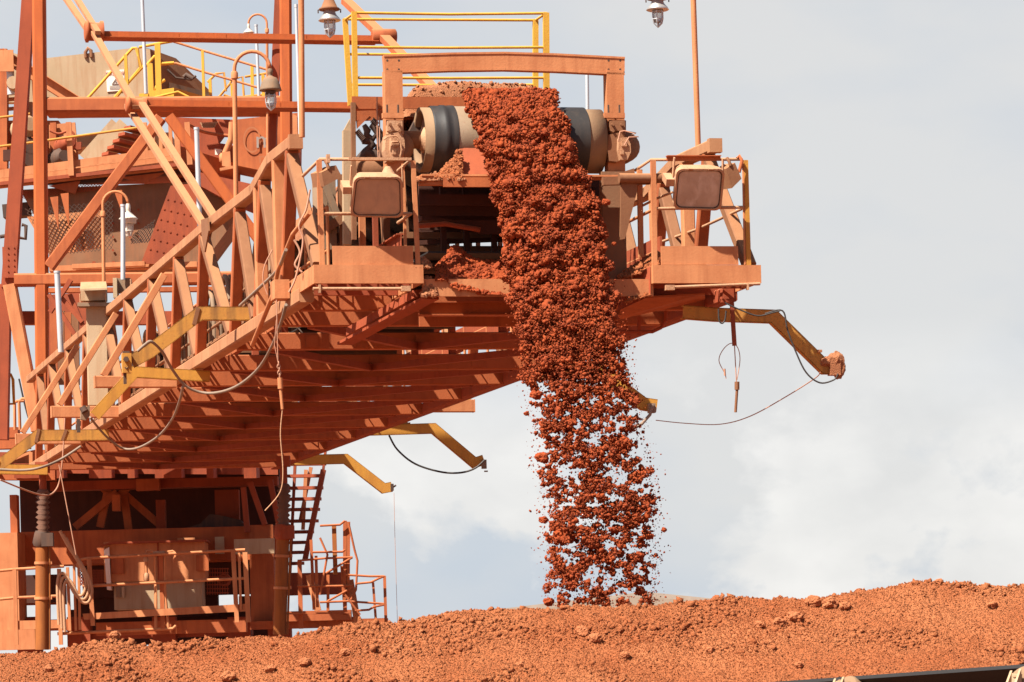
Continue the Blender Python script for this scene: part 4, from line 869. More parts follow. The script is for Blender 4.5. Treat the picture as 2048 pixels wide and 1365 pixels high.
for (x, y, b) in ((100, 395, 460), (121, 388, 456), (228, 382, 430)): M().prism([P(x, y, 78.3), P(x + 16, y - 2, 78.3), P(x + 17, b, 78.3)], Y3*.06).build('stiffener', 'orange_paint', hp)
mpl = M().prism([P(341, 372, 78.2), P(398, 366, 78.2), P(398, 460, 78.2), P(330, 530, 78.2), P(282, 527, 78.2)], Y3*.06)
mpl.build('perforated_plate', 'red_paint', hp)
hl_ = M()
for i in range(6):
    for j in range(5): hl_.bolt(P(335 + j*13 - i*7, 398 + i*20 + j*3, 78.19), -Y3, .025, .006)
hl_.build('rivet_rows', 'red_paint', hp)['kind'] = 'stuff'
rv = M()
for k in range(14): rv.bolt(P(226 + (k % 4)*17, 420 + (k//4)*27, 79.47), -Y3, .03, .02)
for x in (188, 227, 263, 300): rv.bolt(P(x, 527, 79.45), -Y3, .05, .02)
rv.build('rivet_rows', 'red_paint', hp)['kind'] = 'stuff'
M().beam(P(100, 539, 78.5), P(395, 530, 78.5), .3, .12, Z3).beam(P(145, 534, 78.2), P(290, 528, 78.2), .2, .1, Z3).build('sill', 'dusty_orange', hp)
M().beam(P(8, 425, 80), P(60, 420, 80), .3, .45, Y3).build('dark_duct', 'dark_steel', hp)
M().tube([P(x, y, 77.5) for x, y in ((0, 474), (12, 472), (30, 474), (51, 478), (52, 452), (44, 450))], .045, 6).build('bent_pipe', 'dark_steel', hp)
# dark panel with sky holes, cab box with faded letters
db = thing('drive_deck', P(430, 330, 82), 'dark brown deck wall with a sagging pipe and diamond mesh, behind the right tie bars', 'deck wall')
M().prism([P(350, 235, 82), P(470, 240, 82), P(470, 272, 82), P(447, 271, 82), P(436, 286, 82), P(470, 292, 82), P(470, 400, 82), P(350, 400, 82)], Y3*.3).build('wall', 'red_paint', db)
M().prism([P(430, 298, 81.9), P(445, 300, 81.9), P(437, 310, 81.9), P(430, 310, 81.9)], Y3*.02).build('pale_patch', 'sign_white', db)
M().tube(smooth([P(x, y, 81.4) for x, y in ((378, 250), (400, 262), (425, 268), (458, 272))]), .04, 6).build('sagging_pipe', 'orange_paint', db)
meshpanel([P(400, 246, 81.6), P(436, 244, 81.6), P(428, 256, 81.6), P(405, 256, 81.6)], 7, 3, .02, 'dust', db)
M().tube([P(464, 245, 76), P(462, 280, 76), P(448, 312, 76)], .07, 8).lathe(P(447, 316, 76), Z3, [(.05, -.12), (.1, -.08), (.1, .05), (.06, .1)], 10).build('standpipe', 'dusty_orange', db)
M().prism([P(444, 305, 75.8), P(460, 303, 75.8), P(462, 336, 75.8), P(444, 332, 75.8)], Y3*.1).beam(P(440, 340, 75.6), P(466, 335, 75.6), .1, .06, Z3).build('bracket', 'dusty_orange', db)
cbx = thing('counterweight_box', P(535, 355, 80), 'flat orange steel box with a faded round emblem and grey letters, by the right mast', 'steel box')
M().prism([P(468, 240, 80), P(596, 226, 80), P(594, 362, 80), P(540, 345, 80), P(468, 330, 80)], Y3*1.6).build('body', 'orange_paint', cbx)
M().beam(P(541, 245, 79.95), P(541, 330, 79.95), .10, .08, Y3).build('corner_edge', 'dusty_orange', cbx)
rg = M(); c0 = P(504, 280, 79.96)
ring = [c0 + X3*.20*math.cos(a) + Z3*.30*math.sin(a) for a in [2*math.pi*i/28 for i in range(29)]]
n_ = 28; inn = [c0 + (p - c0)*.86 for p in ring[:n_]]
rg.add(ring[:n_] + inn, [(i, (i + 1) % n_, n_ + (i + 1) % n_, n_ + i) for i in range(n_)]).build('faded_emblem', 'faded_mark', cbx)
text('m', P(529, 281, 79.94), .56, 'sign_grey', cbx, 'faded_letter'); text('m', P(529, 317, 79.94), .36, 'faded_mark', cbx, 'faded_letter')
M().prism([P(400, 345, 79), P(545, 378, 80), P(545, 440, 80), P(470, 410, 79), P(400, 372, 79)], Y3*.3).build('lower_skirt', 'red_paint', cbx)
M().prism([P(584, 228, 76), P(594, 232, 76), P(596, 292, 76), P(584, 292, 76)], Y3*1).build('side_flap', 'dusty_orange', cbx)
# underframe behind the left truss
uf = thing('boom_hinge_frame', P(140, 740, 66), 'dark red hinge frame of raked plates at the root of the boom', 'frame')
for (x0, y0, x1, y1) in ((100, 625, 142, 560), (98, 590, 150, 670), (118, 590, 165, 645), (140, 590, 165, 650)): M().beam(P(x0, y0, 66 + x0*.003), P(x1, y1, 66 + x0*.003), .08, .14, Y3).build('raked_plate', 'red_paint', uf)
for x in (108, 122, 136, 150): M().beam(P(x, 620 + (x - 108)*.2, 67), P(x + 2, 770, 67), .14, .12, Y3).build('upright', 'dusty_brown' if x % 4 else 'orange_paint', uf)
M().prism([P(98, 590, 68), P(175, 585, 68), P(200, 640, 68), P(140, 690, 68), P(98, 740, 68)], Y3*.2).build('web_plate', 'red_paint', uf)
lt = thing('left_gantry', P(30, 860, 74), 'rusty low gantry with a yellow rail at the left edge behind the raking leg', 'gantry')
M().beam(P(-20, 868, 74), P(38, 866, 74), .4, .22, Z3).beam(P(-20, 890, 73.8), P(60, 888, 73.8), .4, .20, Z3).build('girder', 'orange_paint', lt)
for pts in ([(-5, 749, ), (22, 750), (26, 760), (28, 808), (-5, 809)], [(-5, 757), (6, 758), (9, 806)]): M().tube([P(x, y, 73) for x, y in pts], .035, 6).build('rail', 'bright_yellow', lt)
for pts in ([(30, 860), (29, 806), (34, 803), (48, 802)], [(40, 860), (38, 804), (44, 798), (52, 798)]): M().tube([P(x, y, 73.5) for x, y in pts], .035, 6).build('rail', 'dusty_orange', lt)
M().prism([P(-10, 915, 73), P(70, 900, 73), P(110, 900, 73), P(110, 960, 73), P(-10, 960, 73)], Y3*.3).build('plate', 'orange_paint', lt)
M().beam(P(62, 905, 70), P(62, 945, 70), .07, .08, Y3).beam(P(30, 918, 70), P(62, 905, 70), .06, .05, Z3).build('post', 'dusty_orange', lt)
# ================================================================== LOWER BODY UNDER THE BOOM
Yl = 76.0; lq = Yl/F
lb = thing('lower_carriage', P(300, 1260, Yl) - Z3*2.6, 'shaded lower carriage of the stacker with its box girder, dark bays and braces', 'carriage')
def lrect(x0, y0, x1, y1, Y, dep, mt, name, par=None):
    c = P((x0 + x1)/2, (y0 + y1)/2, Y)
    return M().box(c + Y3*dep/2, (x1 - x0)*Y/F, dep, (y1 - y0)*Y/F).build(name, mt, par or lb)
lrect(38, 1058, 555, 1125, Yl, 1.2, 'orange_paint', 'box_girder')
lrect(40, 940, 560, 1062, Yl + 3.2, .3, 'shadow_steel', 'bay_shade_sheet')  # dark sheet at the back of the bay, shade put into its colour
lrect(100, 958, 555, 976, Yl + .2, .5, 'red_paint', 'upper_beam')
lrect(272, 958, 318, 981, Yl - .2, .3, 'orange_paint', 'upper_bracket')
for (x0, y0, x1, y1) in ((235, 985, 150, 1055), (245, 985, 325, 1055), (215, 985, 200, 1055), (248, 985, 260, 1080), (205, 975, 230, 1000), (255, 975, 232, 1000)): M().beam(P(x0, y0, Yl + .4 + x1*.0011), P(x1, y1, Yl + .4 + x1*.0011), .16, .14, Y3).build('brace', 'orange_paint', lb)
lrect(224, 990, 240, 1022, Yl + .2, .3, 'orange_paint', 'brace_node')
lrect(312, 1000, 330, 1058, Yl + .6, .3, 'red_paint', 'bay_post'); lrect(430, 980, 478, 1055, Yl + 1, .3, 'red_paint', 'bay_post')
for (x0, y0, x1, y1) in ((487, 975, 495, 1065), (500, 965, 530, 1050), (540, 960, 560, 1060)): M().beam(P(x0, y0, Yl - .3), P(x1, y1, Yl - .3), .12, .12, Y3).build('brace', 'red_paint', lb)
M().prism([P(360, 1060, Yl + .3), P(400, 1048, Yl + .3), P(420, 1028, Yl + .3), P(445, 1032, Yl + .3), P(480, 1040, Yl + .3), P(500, 1060, Yl + .3)], Y3*.5).build('spill_heap', 'dark_steel', lb)
lrect(-12, 1066, 37, 1275, Yl - 1.2, 1.2, 'dusty_orange', 'end_wall'); lrect(20, 990, 34, 1070, Yl - .9, .4, 'orange_paint', 'end_post')
lrect(500, 1050, 548, 1245, Yl - .3, .6, 'orange_paint', 'wall_plate'); lrect(468, 1078, 548, 1108, Yl - .9, .2, 'tan_paint', 'pale_panel')
lrect(355, 1076, 390, 1112, Yl - .25, .1, 'dusty_orange', 'pale_cover'); lrect(430, 1074, 448, 1108, Yl - .25, .1, 'tan_paint', 'pale_cover')
lrect(192, 1242, 492, 1268, Yl - 2.2, .5, 'orange_paint', 'deck_beam'); lrect(30, 1240, 140, 1262, Yl - .4, .4, 'orange_paint', 'deck_beam'); lrect(545, 1222, 702, 1242, Yl - 1.0, .4, 'orange_paint', 'deck_beam'); lrect(500, 1240, 775, 1256, Yl - .8, .5, 'orange_paint', 'deck_beam')
lrect(560, 1146, 690, 1190, Yl + 1.2, .3, 'red_paint', 'rear_beam'); lrect(40, 1172, 130, 1210, Yl + 1.5, .3, 'red_paint', 'rear_beam')
lrect(-12, 1260, 70, 1300, Yl - 1.3, .4, 'dusty_orange', 'end_wall'); lrect(180, 1264, 500, 1275, Yl + .3, 1.0, 'red_paint', 'deck_beam')
for x in (60, 160, 330, 480, 560, 690):                          # legs and wheel bogies down to the ground behind the heap
    p = P(x, 1262, Yl + .4); M().box(V((p.x, p.y, (p.z + .5)/2 + .2)), .5, .5, p.z - .3).lathe(V((p.x, p.y - .35, .36)), Y3, [(.36, 0), (.36, .14), (.3, .16), (.3, .5)], 18).build('bogie_leg', 'red_paint', lb)
M().prism([P(-60, 946, 75.2), P(556, 950, 75.2), P(556, 950, 90), P(-60, 946, 90)], Z3*.45).build('slewing_deck', 'red_paint', lb)  # deck slab, put in to roof over and shade the bay below
for k, xx in enumerate((-20, 40, 62, 120, 190, 205, 262, 322, 345, 420, 500)): M().beam(P(xx, 942, 71.0), P(xx + 8, 942, 75.2), .14 + .11*(k % 3), .3, Z3).build('stripe_slat', 'red_paint', lb)  # slats added to throw sun stripes on the cabinet below
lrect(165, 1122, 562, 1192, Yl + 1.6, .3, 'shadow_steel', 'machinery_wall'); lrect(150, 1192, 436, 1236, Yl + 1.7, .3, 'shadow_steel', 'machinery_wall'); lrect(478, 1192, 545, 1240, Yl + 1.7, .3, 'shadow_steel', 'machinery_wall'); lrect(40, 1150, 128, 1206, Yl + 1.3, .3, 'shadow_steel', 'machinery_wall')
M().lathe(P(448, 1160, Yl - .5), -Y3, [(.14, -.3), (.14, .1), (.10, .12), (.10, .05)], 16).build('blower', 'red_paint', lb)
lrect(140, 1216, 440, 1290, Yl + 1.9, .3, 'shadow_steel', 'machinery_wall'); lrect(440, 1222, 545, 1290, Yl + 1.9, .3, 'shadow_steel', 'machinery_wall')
ra = M()
for k in range(9): ra.beam(P(415 + k*5, 1136, Yl - .6), P(415 + k*5, 1190, Yl - .6), .015, .03, Y3)
for k in range(7): ra.beam(P(413, 1138 + k*8, Yl - .62), P(458, 1138 + k*8, Yl - .62), .015, .02, Z3)
ra.build('radiator_grille', 'red_paint', lb)
meshpanel([P(160, 1140, Yl), P(210, 1140, Yl), P(210, 1172, Yl), P(160, 1172, Yl)], 9, 5, .02, 'red_paint', lb)
ec = thing('electrical_cabinet', P(310, 1240, Yl - 1.5), 'two door orange cabinet under the boom with pipes in front and a dark lower bay', 'cabinet')
lrect(208, 1082, 410, 1162, Yl - 1.4, .9, 'dusty_orange', 'case', ec); M().prism([P(200, 1092, Yl - 1.6), P(222, 1084, Yl - 1.6), P(412, 1079, Yl - 1.6), P(412, 1083, Yl - 1.6), P(224, 1088, Yl - 1.6)], Y3*1.1).build('roof_lip', 'red_paint', ec)
lrect(228, 1162, 404, 1218, Yl - 1.3, .8, 'tan_paint', 'lower_bay', ec); lrect(315, 1086, 317.5, 1160, Yl - 1.43, .05, 'red_paint', 'door_gap', ec)
M().prism([P(208, 1100, Yl - 1.5), P(218, 1095, Yl - 1.5), P(222, 1180, Yl - 1.5), P(214, 1180, Yl - 1.5)], Y3*.4).build('side_vent', 'sign_white', ec)
lrect(222, 1116, 247, 1148, Yl - 1.46, .06, 'orange_paint', 'label_plate', ec); lrect(392, 1110, 417, 1142, Yl - 1.5, .08, 'orange_paint', 'label_plate', ec)
lrect(232, 1172, 242, 1195, Yl - 1.38, .08, 'grey_tan', 'gauge', ec); lrect(243, 1174, 249, 1196, Yl - 1.4, .08, 'tan_paint', 'gauge', ec)
pp = thing('pipe_stand', P(320, 1260, Yl - 2.6), 'vertical pipe stand with elbow valves in front of the orange cabinet', 'pipes')
Yp = Yl - 2.5
M().tube([P(312, 1258, Yp), P(311, 1104, Yp), P(294, 1102, Yp), P(292, 1115, Yp), P(293, 1160, Yp)], .035, 7).tube([P(337, 1258, Yp), P(330, 1180, Yp), P(329, 1104, Yp), P(345, 1103, Yp), P(352, 1106, Yp), P(348, 1125, Yp)], .03, 7).build('pipe', 'dusty_orange', pp)
M().beam(P(322, 1108, Yp), P(326, 1260, Yp), .09, .06, Y3).build('stand', 'orange_paint', pp)
M().lathe(P(293, 1155, Yp), Z3, [(.03, -.1), (.06, -.06), (.06, .06), (.03, .1)], 8).lathe(P(292, 1120, Yp), Z3, [(.04, -.05), (.06, 0), (.04, .06)], 8).lathe(P(318, 1107, Yp), X3, [(.05, -.12), (.05, .12)], 8).build('valve', 'dust', pp)
M().tube([P(115, 1268, Yp), P(345, 1258, Yp), P(352, 1252, Yp)], .035, 7).build('kick_pipe', 'dusty_orange', pp)
fr = thing('deck_railing', P(330, 1245, Yl - 2.4), 'front railing with toe board before the orange cabinet', 'railing', 'railings of the lower carriage')
Yf = Yl - 2.6
for (x0, y0, x1, y1, w_) in ((178, 1118, 186, 1252, .09), (157, 1125, 160, 1260, .05), (466, 1100, 474, 1245, .09), (490, 1105, 497, 1245, .10), (148, 1130, 152, 1262, .05), (478, 1106, 482, 1220, .05), (135, 1135, 140, 1262, .06)): M().beam(P(x0, y0, Yf), P(x1, y1, Yf), w_, .07, Y3).build('post', 'dusty_orange', fr)
M().tube([P(152, 1135, Yf), P(160, 1120, Yf), P(175, 1117, Yf), P(490, 1100, Yf)], .032, 7).build('rail', 'dusty_orange', fr); M().tube([P(165, 1173, Yf), P(490, 1157, Yf)], .032, 7).build('rail', 'dusty_orange', fr)
M().prism([P(165, 1228, Yf), P(492, 1208, Yf), P(492, 1223, Yf), P(168, 1240, Yf)], Y3*.03).build('toe_board', 'dusty_orange', fr)
fl_ = thing('deck_railing', P(30, 1250, Yl - 2), 'pipe railing at the far left behind the left cylinder', 'railing', 'railings of the lower carriage')
for x in (29, 118): M().beam(P(x, 1138, Yf), P(x + 4, 1290, Yf), .08, .07, Y3).build('post', 'dusty_orange', fl_)
for y0, y1 in ((1143, 1133), (1200, 1192)): M().tube([P(-10, y0, Yf), P(30, y0 - 4, Yf), P(128, y1, Yf)], .032, 7).build('rail', 'dusty_orange', fl_)
M().prism([P(30, 1242, Yf), P(130, 1240, Yf), P(130, 1256, Yf), P(30, 1260, Yf)], Y3*.03).build('toe_board', 'dusty_orange', fl_)
hs = M()
for dx in (0, 12, 24): hs.tube(smooth([P(x + dx*.5, y + dx*.6, Yf - .3) for x, y in ((120, 1062), (135, 1090), (160, 1130), (172, 1165), (165, 1190), (150, 1188), (138, 1165), (128, 1148), (118, 1152), (115, 1180), (118, 1250))]), .035, 7)
tag(hs.build('hydraulic_hose', 'dust'), 'bundle of looping tan hydraulic hoses beside the left cylinder', 'hoses')
for pts_, lab in (([(86, 980), (86, 1070), (84, 1080), (84, 1300)], 'left luffing cylinder, yellow brown tube under a dark ribbed bellows'), ([(568, 968), (567, 1055), (566, 1070), (559, 1270)], 'right luffing cylinder with dark bellows, beside the stairs')):
    Yy = 66.0; a, b, c_, d_ = [P(x, y, Yy) for x, y in pts_]
    cy = thing('luffing_cylinder', d_, lab, 'hydraulic cylinder', 'luffing cylinders'); pr_ = []; n = 9; Lb = (b - a).length
    for i in range(n): pr_ += [(.085, Lb*i/n), (.125 + .01*(i % 3), Lb*(i + .5)/n)]
    M().lathe(a, b - a, pr_ + [(.085, Lb)], 16).build('bellows', 'bellows', cy)
    M().lathe(b, c_ - b, [(.15, -.05), (.165, 0), (.165, .18), (.13, .24)], 16).box(b + V((.1, -.12, -.1)), .22, .16, .25).build('gland', 'dark_steel' if pts_[0][0] < 300 else 'red_paint', cy)
    M().lathe(c_, d_ - c_, [(.125, 0), (.125, (d_ - c_).length)], 18).tube([c_ + X3*.15 - Y3*.03, d_ + X3*.15 - Y3*.03], .022, 6).build('tube', 'cylinder_paint', cy)
    mm_ = M()
    for f in (.2, .52): mm_.lathe(c_ + (d_ - c_)*f, d_ - c_, [(.145, 0), (.145, .05)], 16).box(c_ + (d_ - c_)*f + V((.15, 0, -.02)), .08, .08, .06)
    mm_.build('clamp', 'dusty_orange', cy)
    M().tube([a + Z3*.45, a], .07, 10).box(a + Z3*.42, .25, .25, .2).build('rod', 'red_paint', cy)
ss_ = thing('steel_stair', P(605, 1190, 78), 'steep dark red stair flight to the right of the right cylinder', 'stairs')
M().beam(P(652, 895, 77.5), P(646, 945, 77.5), .05, .2, Y3).beam(P(647, 940, 77.5), P(610, 1120, 77.5), .11, .26, Y3).build('stringer', 'red_paint', ss_)
M().beam(P(592, 890, 78.6), P(578, 1190, 78.6), .06, .2, Y3).build('stringer', 'red_paint', ss_)
for k, (y, xr) in enumerate(((929, 648), (953, 645), (977, 642), (999, 638), (1020, 635), (1043, 632), (1065, 622), (1086, 614), (1106, 606), (1128, 600), (1150, 592))):
    M().beam(P(578 - k*.3, y, 78.0), P(xr, y - 1, 77.7), .26, .07, Z3).build('tread', 'red_paint', ss_)
for (x0, y0, x1, y1) in ((612, 940, 606, 1060), (622, 935, 600, 1045)): M().beam(P(x0, y0, 73 + x0*.01), P(x1, y1, 73 + x0*.01), .08, .1, Y3).build('back_post', 'dusty_orange', ss_)
rs_ = thing('deck_railing', P(660, 1245, 72.5), 'right stair landing railing leaning on the edge against the sky', 'railing', 'railings of the lower carriage')
Yr2 = 72.2
for (x0, y0, x1, y1, w_) in ((668, 1052, 671, 1150, .09), (690, 1042, 690, 1230, .08), (697, 1044, 696, 1200, .07), (599, 1122, 602, 1258, .09), (622, 1080, 628, 1220, .06), (632, 1112, 635, 1215, .06), (656, 1150, 656, 1222, .06), (684, 1132, 690, 1222, .07), (746, 1165, 752, 1245, .05), (769, 1152, 772, 1250, .06)):
    M().beam(P(x0, y0, Yr2 + (x0 % 7)*.03), P(x1, y1, Yr2 + (x0 % 7)*.03), w_, .06, Y3).build('post', 'cylinder_paint' if x0 in (668,) else 'orange_paint', rs_)
for pts in ([(640, 1052), (680, 1050), (690, 1042)], [(625, 1105), (685, 1104), (690, 1100)], [(595, 1122), (650, 1117), (705, 1115)], [(595, 1173), (650, 1173), (706, 1172)], [(697, 1046), (709, 1100), (715, 1122), (712, 1180), (702, 1200)], [(640, 1076), (655, 1110), (640, 1190)], [(652, 1147), (705, 1115)], [(655, 1203), (706, 1175)], [(690, 1150), (740, 1153), (769, 1153)], [(712, 1168), (742, 1165), (756, 1158), (768, 1153)], [(640, 1205), (695, 1203), (768, 1208)], [(710, 1222), (738, 1220), (748, 1214), (768, 1210)], [(720, 1230), (690, 1190)]):
    M().tube([P(x, y, Yr2) for x, y in pts], .026, 6).build('rail', 'orange_paint', rs_)
M().beam(P(700, 1160, Yr2 + .4), P(715, 1245, Yr2 + .4), .14, .10, Y3).build('strut', 'dusty_orange', rs_); M().beam(P(618, 1150, Yr2 + .8), P(636, 1222, Yr2 + .8), .14, .10, Y3).build('strut', 'dusty_orange', rs_)
M().beam(P(560, 1228, Yr2), P(702, 1226, Yr2), .03, .26, Y3).build('toe_board', 'orange_paint', rs_)
# ================================================================== GROUND, HEAP, ORE
g = M().add([V((-3000, -200, 0)), V((3000, -200, 0)), V((3000, 5000, 0)), V((-3000, 5000, 0))], [(0, 1, 2, 3)]).build('ground', 'earth'); tag(g, None, None, kind='structure')
crest_px = [(-400, 1330), (-100, 1305), (0, 1300), (100, 1297), (180, 1282), (230, 1270), (290, 1284), (340, 1281), (400, 1277), (480, 1268), (560, 1262), (640, 1255), (720, 1248), (800, 1243), (900, 1230), (1000, 1216), (1060, 1211), (1140, 1206), (1240, 1205), (1330, 1203), (1420, 1197), (1480, 1191), (1560, 1188), (1640, 1185), (1700, 1178), (1760, 1172), (1830, 1164), (1900, 1165), (1960, 1168), (2048, 1166), (2300, 1150), (2600, 1160)]
YC = 35.6
cw = [P(x, y, YC) for x, y in crest_px]; cxs = np.array([p.x for p in cw]); czs = np.array([p.z for p in cw])
def heap_z(X, Y, fine=True):
    c = np.interp(X, cxs, czs)
    yc = YC + .25*(fbm(X*.6, X*0 + 3, 3, 5) - .5)
    d = yc - Y; z = c - np.where(d > 0, d*.60 + .0*d, -d*.62) - .03*np.exp(-(d/.12)**2)
    m = np.exp(-np.maximum(0, np.abs(d) - 1.6)/.8)
    z = z + m*(.14*(fbm(X*1.3 + d*.6, d*1.6, 3, 11) - .5))
    band = fbm(X*1.1 - d*1.3, d*2.2, 3, 31)                       # lumpy ridges that run down the face
    if fine:
        a = np.clip((band - .46)*7, 0, 1)
        z = z + m*(.06*(fbm(X*5, Y*5, 4, 21) - .5) + (.016 + .045*a)*(fbm(X*26, Y*26, 3, 41) - .5) + .036*(fbm(X*70, Y*70, 2, 51) - .5))
    return z, band
xs = np.linspace(-8.5, 9.5, 2000); ds = np.concatenate([np.linspace(-5.0, -.5, 30), np.linspace(-.48, 2.2, 420), np.linspace(2.25, 6.0, 30)])
XX, DD = np.meshgrid(xs, ds); YY = YC - DD; ZZ, _ = heap_z(XX, YY)
edge = np.clip((9.0 - np.abs(XX - .5))/1.0, 0, 1); ZZ = np.maximum(ZZ, -.05)
nxx, nyy = len(xs), len(ds); idx = np.arange(nxx*nyy).reshape(nyy, nxx)
q4 = np.stack([idx[:-1, :-1], idx[1:, :-1], idx[1:, 1:], idx[:-1, 1:]], -1).reshape(-1, 4)
hp_ = npmesh('ore_heap', np.stack([XX, YY, ZZ], -1).reshape(-1, 3), q4, 'ore_dry', (0, YC, 0)); tag(hp_, None, None, kind='structure')
# loose stones over the face of the heap
n = 110000
X = rng.uniform(-7, 7.5, n); d = rng.uniform(-.35, 2.1, n); Yv = YC - d; Zv, band = heap_z(X, Yv)
keep = rng.uniform(0, 1, n) < np.clip((band - .38)*5, .30, 1); X, Yv, Zv, band = X[keep], Yv[keep], Zv[keep], band[keep]
a_ = np.clip((band - .51)/.12, 0, 1); r = np.clip(.0058*np.exp(rng.normal(0, 1, len(X))*(.42 + .25*a_))*(.85 + .75*a_), .0032, .042)
v, f = scatter(np.stack([X, Yv, Zv + r*.25], -1), r, 4, None, .30)
X = rng.uniform(-6.2, 6.4, 230000); d = rng.uniform(-.3, 1.9, len(X)); Yv = YC - d; Zv, band = heap_z(X, Yv); r = np.clip(rng.lognormal(math.log(.0052), .38, len(X)), .003, .013)
v2, f2 = scatter(np.stack([X, Yv, Zv + r*.2], -1), r, 4, None, .32); f = np.concatenate([f, f2 + len(v)]); v = np.concatenate([v, v2])
lo = npmesh('loose_stones', v, f, 'ore_dry', (0, YC, 2)); tag(lo, 'loose small stones and grit scattered over the face of the heap', 'loose stones', kind='stuff')
n = 600
X = rng.uniform(-7, 7.5, n); d = np.abs(rng.normal(0.0, .10, n)); Yv = YC + .06 - d; Zv, _ = heap_z(X, Yv); r = np.clip(rng.lognormal(math.log(.012), .5, n), .005, .04)
v, f = scatter(np.stack([X, Yv, Zv + r*.35], -1), r, 1, None, .24)
lc = npmesh('crest_clods', v, f, 'ore_dry', (0, YC, 2)); tag(lc, 'small clods along the crest of the heap', 'clods', kind='stuff')
BL = [(455, 1355, 16, 'rough clod low on the heap, at the bottom left'), (1165, 1265, 15, 'pale blocky boulder on the heap just below the foot of the falling ore'), (1190, 1277, 15, 'boulder leaning right of the pale blocky one below the falling ore'), (1590, 1235, 17, 'largest boulder on the heap, in the line of clods to the right'), (1628, 1204, 17, 'boulder near the crest above the largest boulder'), (1660, 1208, 17, 'angular boulder at the right end of the clod line near the crest'), (1560, 1245, 14, 'rounded boulder left of the largest boulder'), (1690, 1213, 12, 'small boulder right of the angular one near the crest'), (1520, 1250, 12, 'small boulder at the left end of the clod line'), (1598, 1330, 9, 'pale stone alone in the fine grit above the black belt'), (1250, 1312, 12, 'reddish clod in the smooth face right of centre'), (1878, 1163, 8, 'single stone perched on the highest stretch of the crest'), (1985, 1210, 11, 'pale clod at the right edge below the crest'), (540, 1338, 12, 'dark hollow clod in the lumpy band, left of centre'), (610, 1325, 13, 'clod in the lumpy band, right of the dark hollow one'), (230, 1272, 13, 'clod on the bump of the crest under the kick pipe'), (98, 1338, 11, 'pale stone low on the heap at the far left'), (690, 1305, 12, 'clod in the lumpy band under the left crest'), (1420, 1300, 10, 'small clod in the fine grit right of the falling ore'), (1040, 1330, 10, 'low stone near the bottom centre of the heap')]
for i, (x, y, rp, lab) in enumerate(BL):
    lo_, hi_ = 33.0, 36.2                                           # walk the ray down to the heap
    for yy in np.linspace(33.4, 35.8, 160):
        p = P(x, y + rp*.5, yy)
        if float(heap_z(np.array([p.x]), np.array([p.y]), False)[0][0]) > p.z: break
    p = P(x, y, yy); m = M().rock(p, .8*rp*yy/F, 100 + i, (1.15, 1, .85), 3); tag(m.build('boulder', 'ore_clod'), lab, 'boulder', 'boulders on the heap')
# ------------------------------------------------------------------ the falling stream
cen = np.array([[175, 1020, 85, .95], [200, 1022, 92, .72], [230, 1032, 93, .55], [300, 1058, 93, .36], [370, 1083, 97, .20], [450, 1105, 104, -.02], [560, 1120, 105, -.30], [650, 1133, 103, -.55], [740, 1150, 104, -.80], [800, 1163, 107, -.98], [900, 1183, 107, -1.28], [1000, 1195, 110, -1.55], [1100, 1203, 108, -1.80], [1160, 1202, 106, -1.98], [1215, 1200, 108, -2.12]])
def stream_pts(n, y0, y1, spread=1.0, wgt=None):
    yy = rng.uniform(y0, y1, n) if wgt is None else wgt
    cx = np.interp(yy, cen[:, 0], cen[:, 1]); hw = np.interp(yy, cen[:, 0], cen[:, 2]); s_ = np.interp(yy, cen[:, 0], cen[:, 3])
    u = np.clip(rng.normal(0, .52, n), -1.35, 1.35)*0 + rng.uniform(-1, 1, n)*spread
    ragged = 1 + .20*(fbm(yy*.045, u*0 + 2*np.sign(u), 4, 61) - .5)*2 + rng.normal(0, .022, n)
    return yy, cx, hw*ragged, s_, u
def to_world(x, y, s_):
    ua = x - CX; va = CY - y; rx = (ua*cr + va*sr)/F; rz = (-ua*sr + va*cr)/F
    Dv = np.array(D); Ov = np.array(O) - np.array([0, 0, ZC]); c = Ov @ Dv + s_
    t = c/(rx*Dv[0] + Dv[1] + rz*Dv[2]); return np.stack([rx*t, t, rz*t + ZC], -1)
SOLID = lambda y: np.interp(y, [170, 560, 640, 700, 760, 840, 940, 1210], [1, 1, .94, .85, .72, .62, .55, .52])
def stream(n, y0, y1, rmu, rsig, rmin, rmax, sub, thick, seed, clump=1.0):
    yy, cx, hw, s_, u = stream_pts(n, y0, y1)
    x = cx + u*hw
    nz = .38*fbm(x*.022 + 7, yy*.042, 3, seed) + .62*fbm(x*.075, yy*.10, 3, seed + 9)      # clumps and gaps
    th = np.quantile(nz, 1 - SOLID(yy).clip(0, .999)) if False else None
    rank = np.interp(nz, np.quantile(nz, np.linspace(0, 1, 60)), np.linspace(0, 1, 60))
    keep = rank + rng.normal(0, .09, n) > (1 - SOLID(yy))*clump
    keep |= rng.uniform(0, 1, n) < .05
    keep &= (rng.uniform(0, 1, n) > np.clip((np.abs(u) - .80)/.24, 0, .93)*np.clip((yy - 500)/250, .25, 1))
    keep &= rng.uniform(0, 1, n) < (np.interp(yy, [600, 800], [1, .0]) if y0 < 400 else np.interp(yy, [600, 720], [.35, 1]))
    x, yy, s_ = x[keep], yy[keep], s_[keep]
    k = len(x); bulge = np.sqrt(np.clip(1 - u[keep]**2, 0, 1))
    relief = (fbm(x*.045, yy*.06, 4, 77) - .5)*.26
    dep = s_ - thick*bulge*.5 + relief*np.interp(yy, [180, 350], [.5, 1]) + rng.uniform(-.5, .5, k)*thick*np.interp(yy, [200, 650, 900], [.25, .55, 1])
    r = np.clip(rng.lognormal(math.log(rmu), rsig, k), rmin, rmax)
    return scatter(to_world(x, yy, dep), r, sub, None, {0: .27, 1: .24, 4: .33}[sub])
V_ = []; F_ = []; off = 0
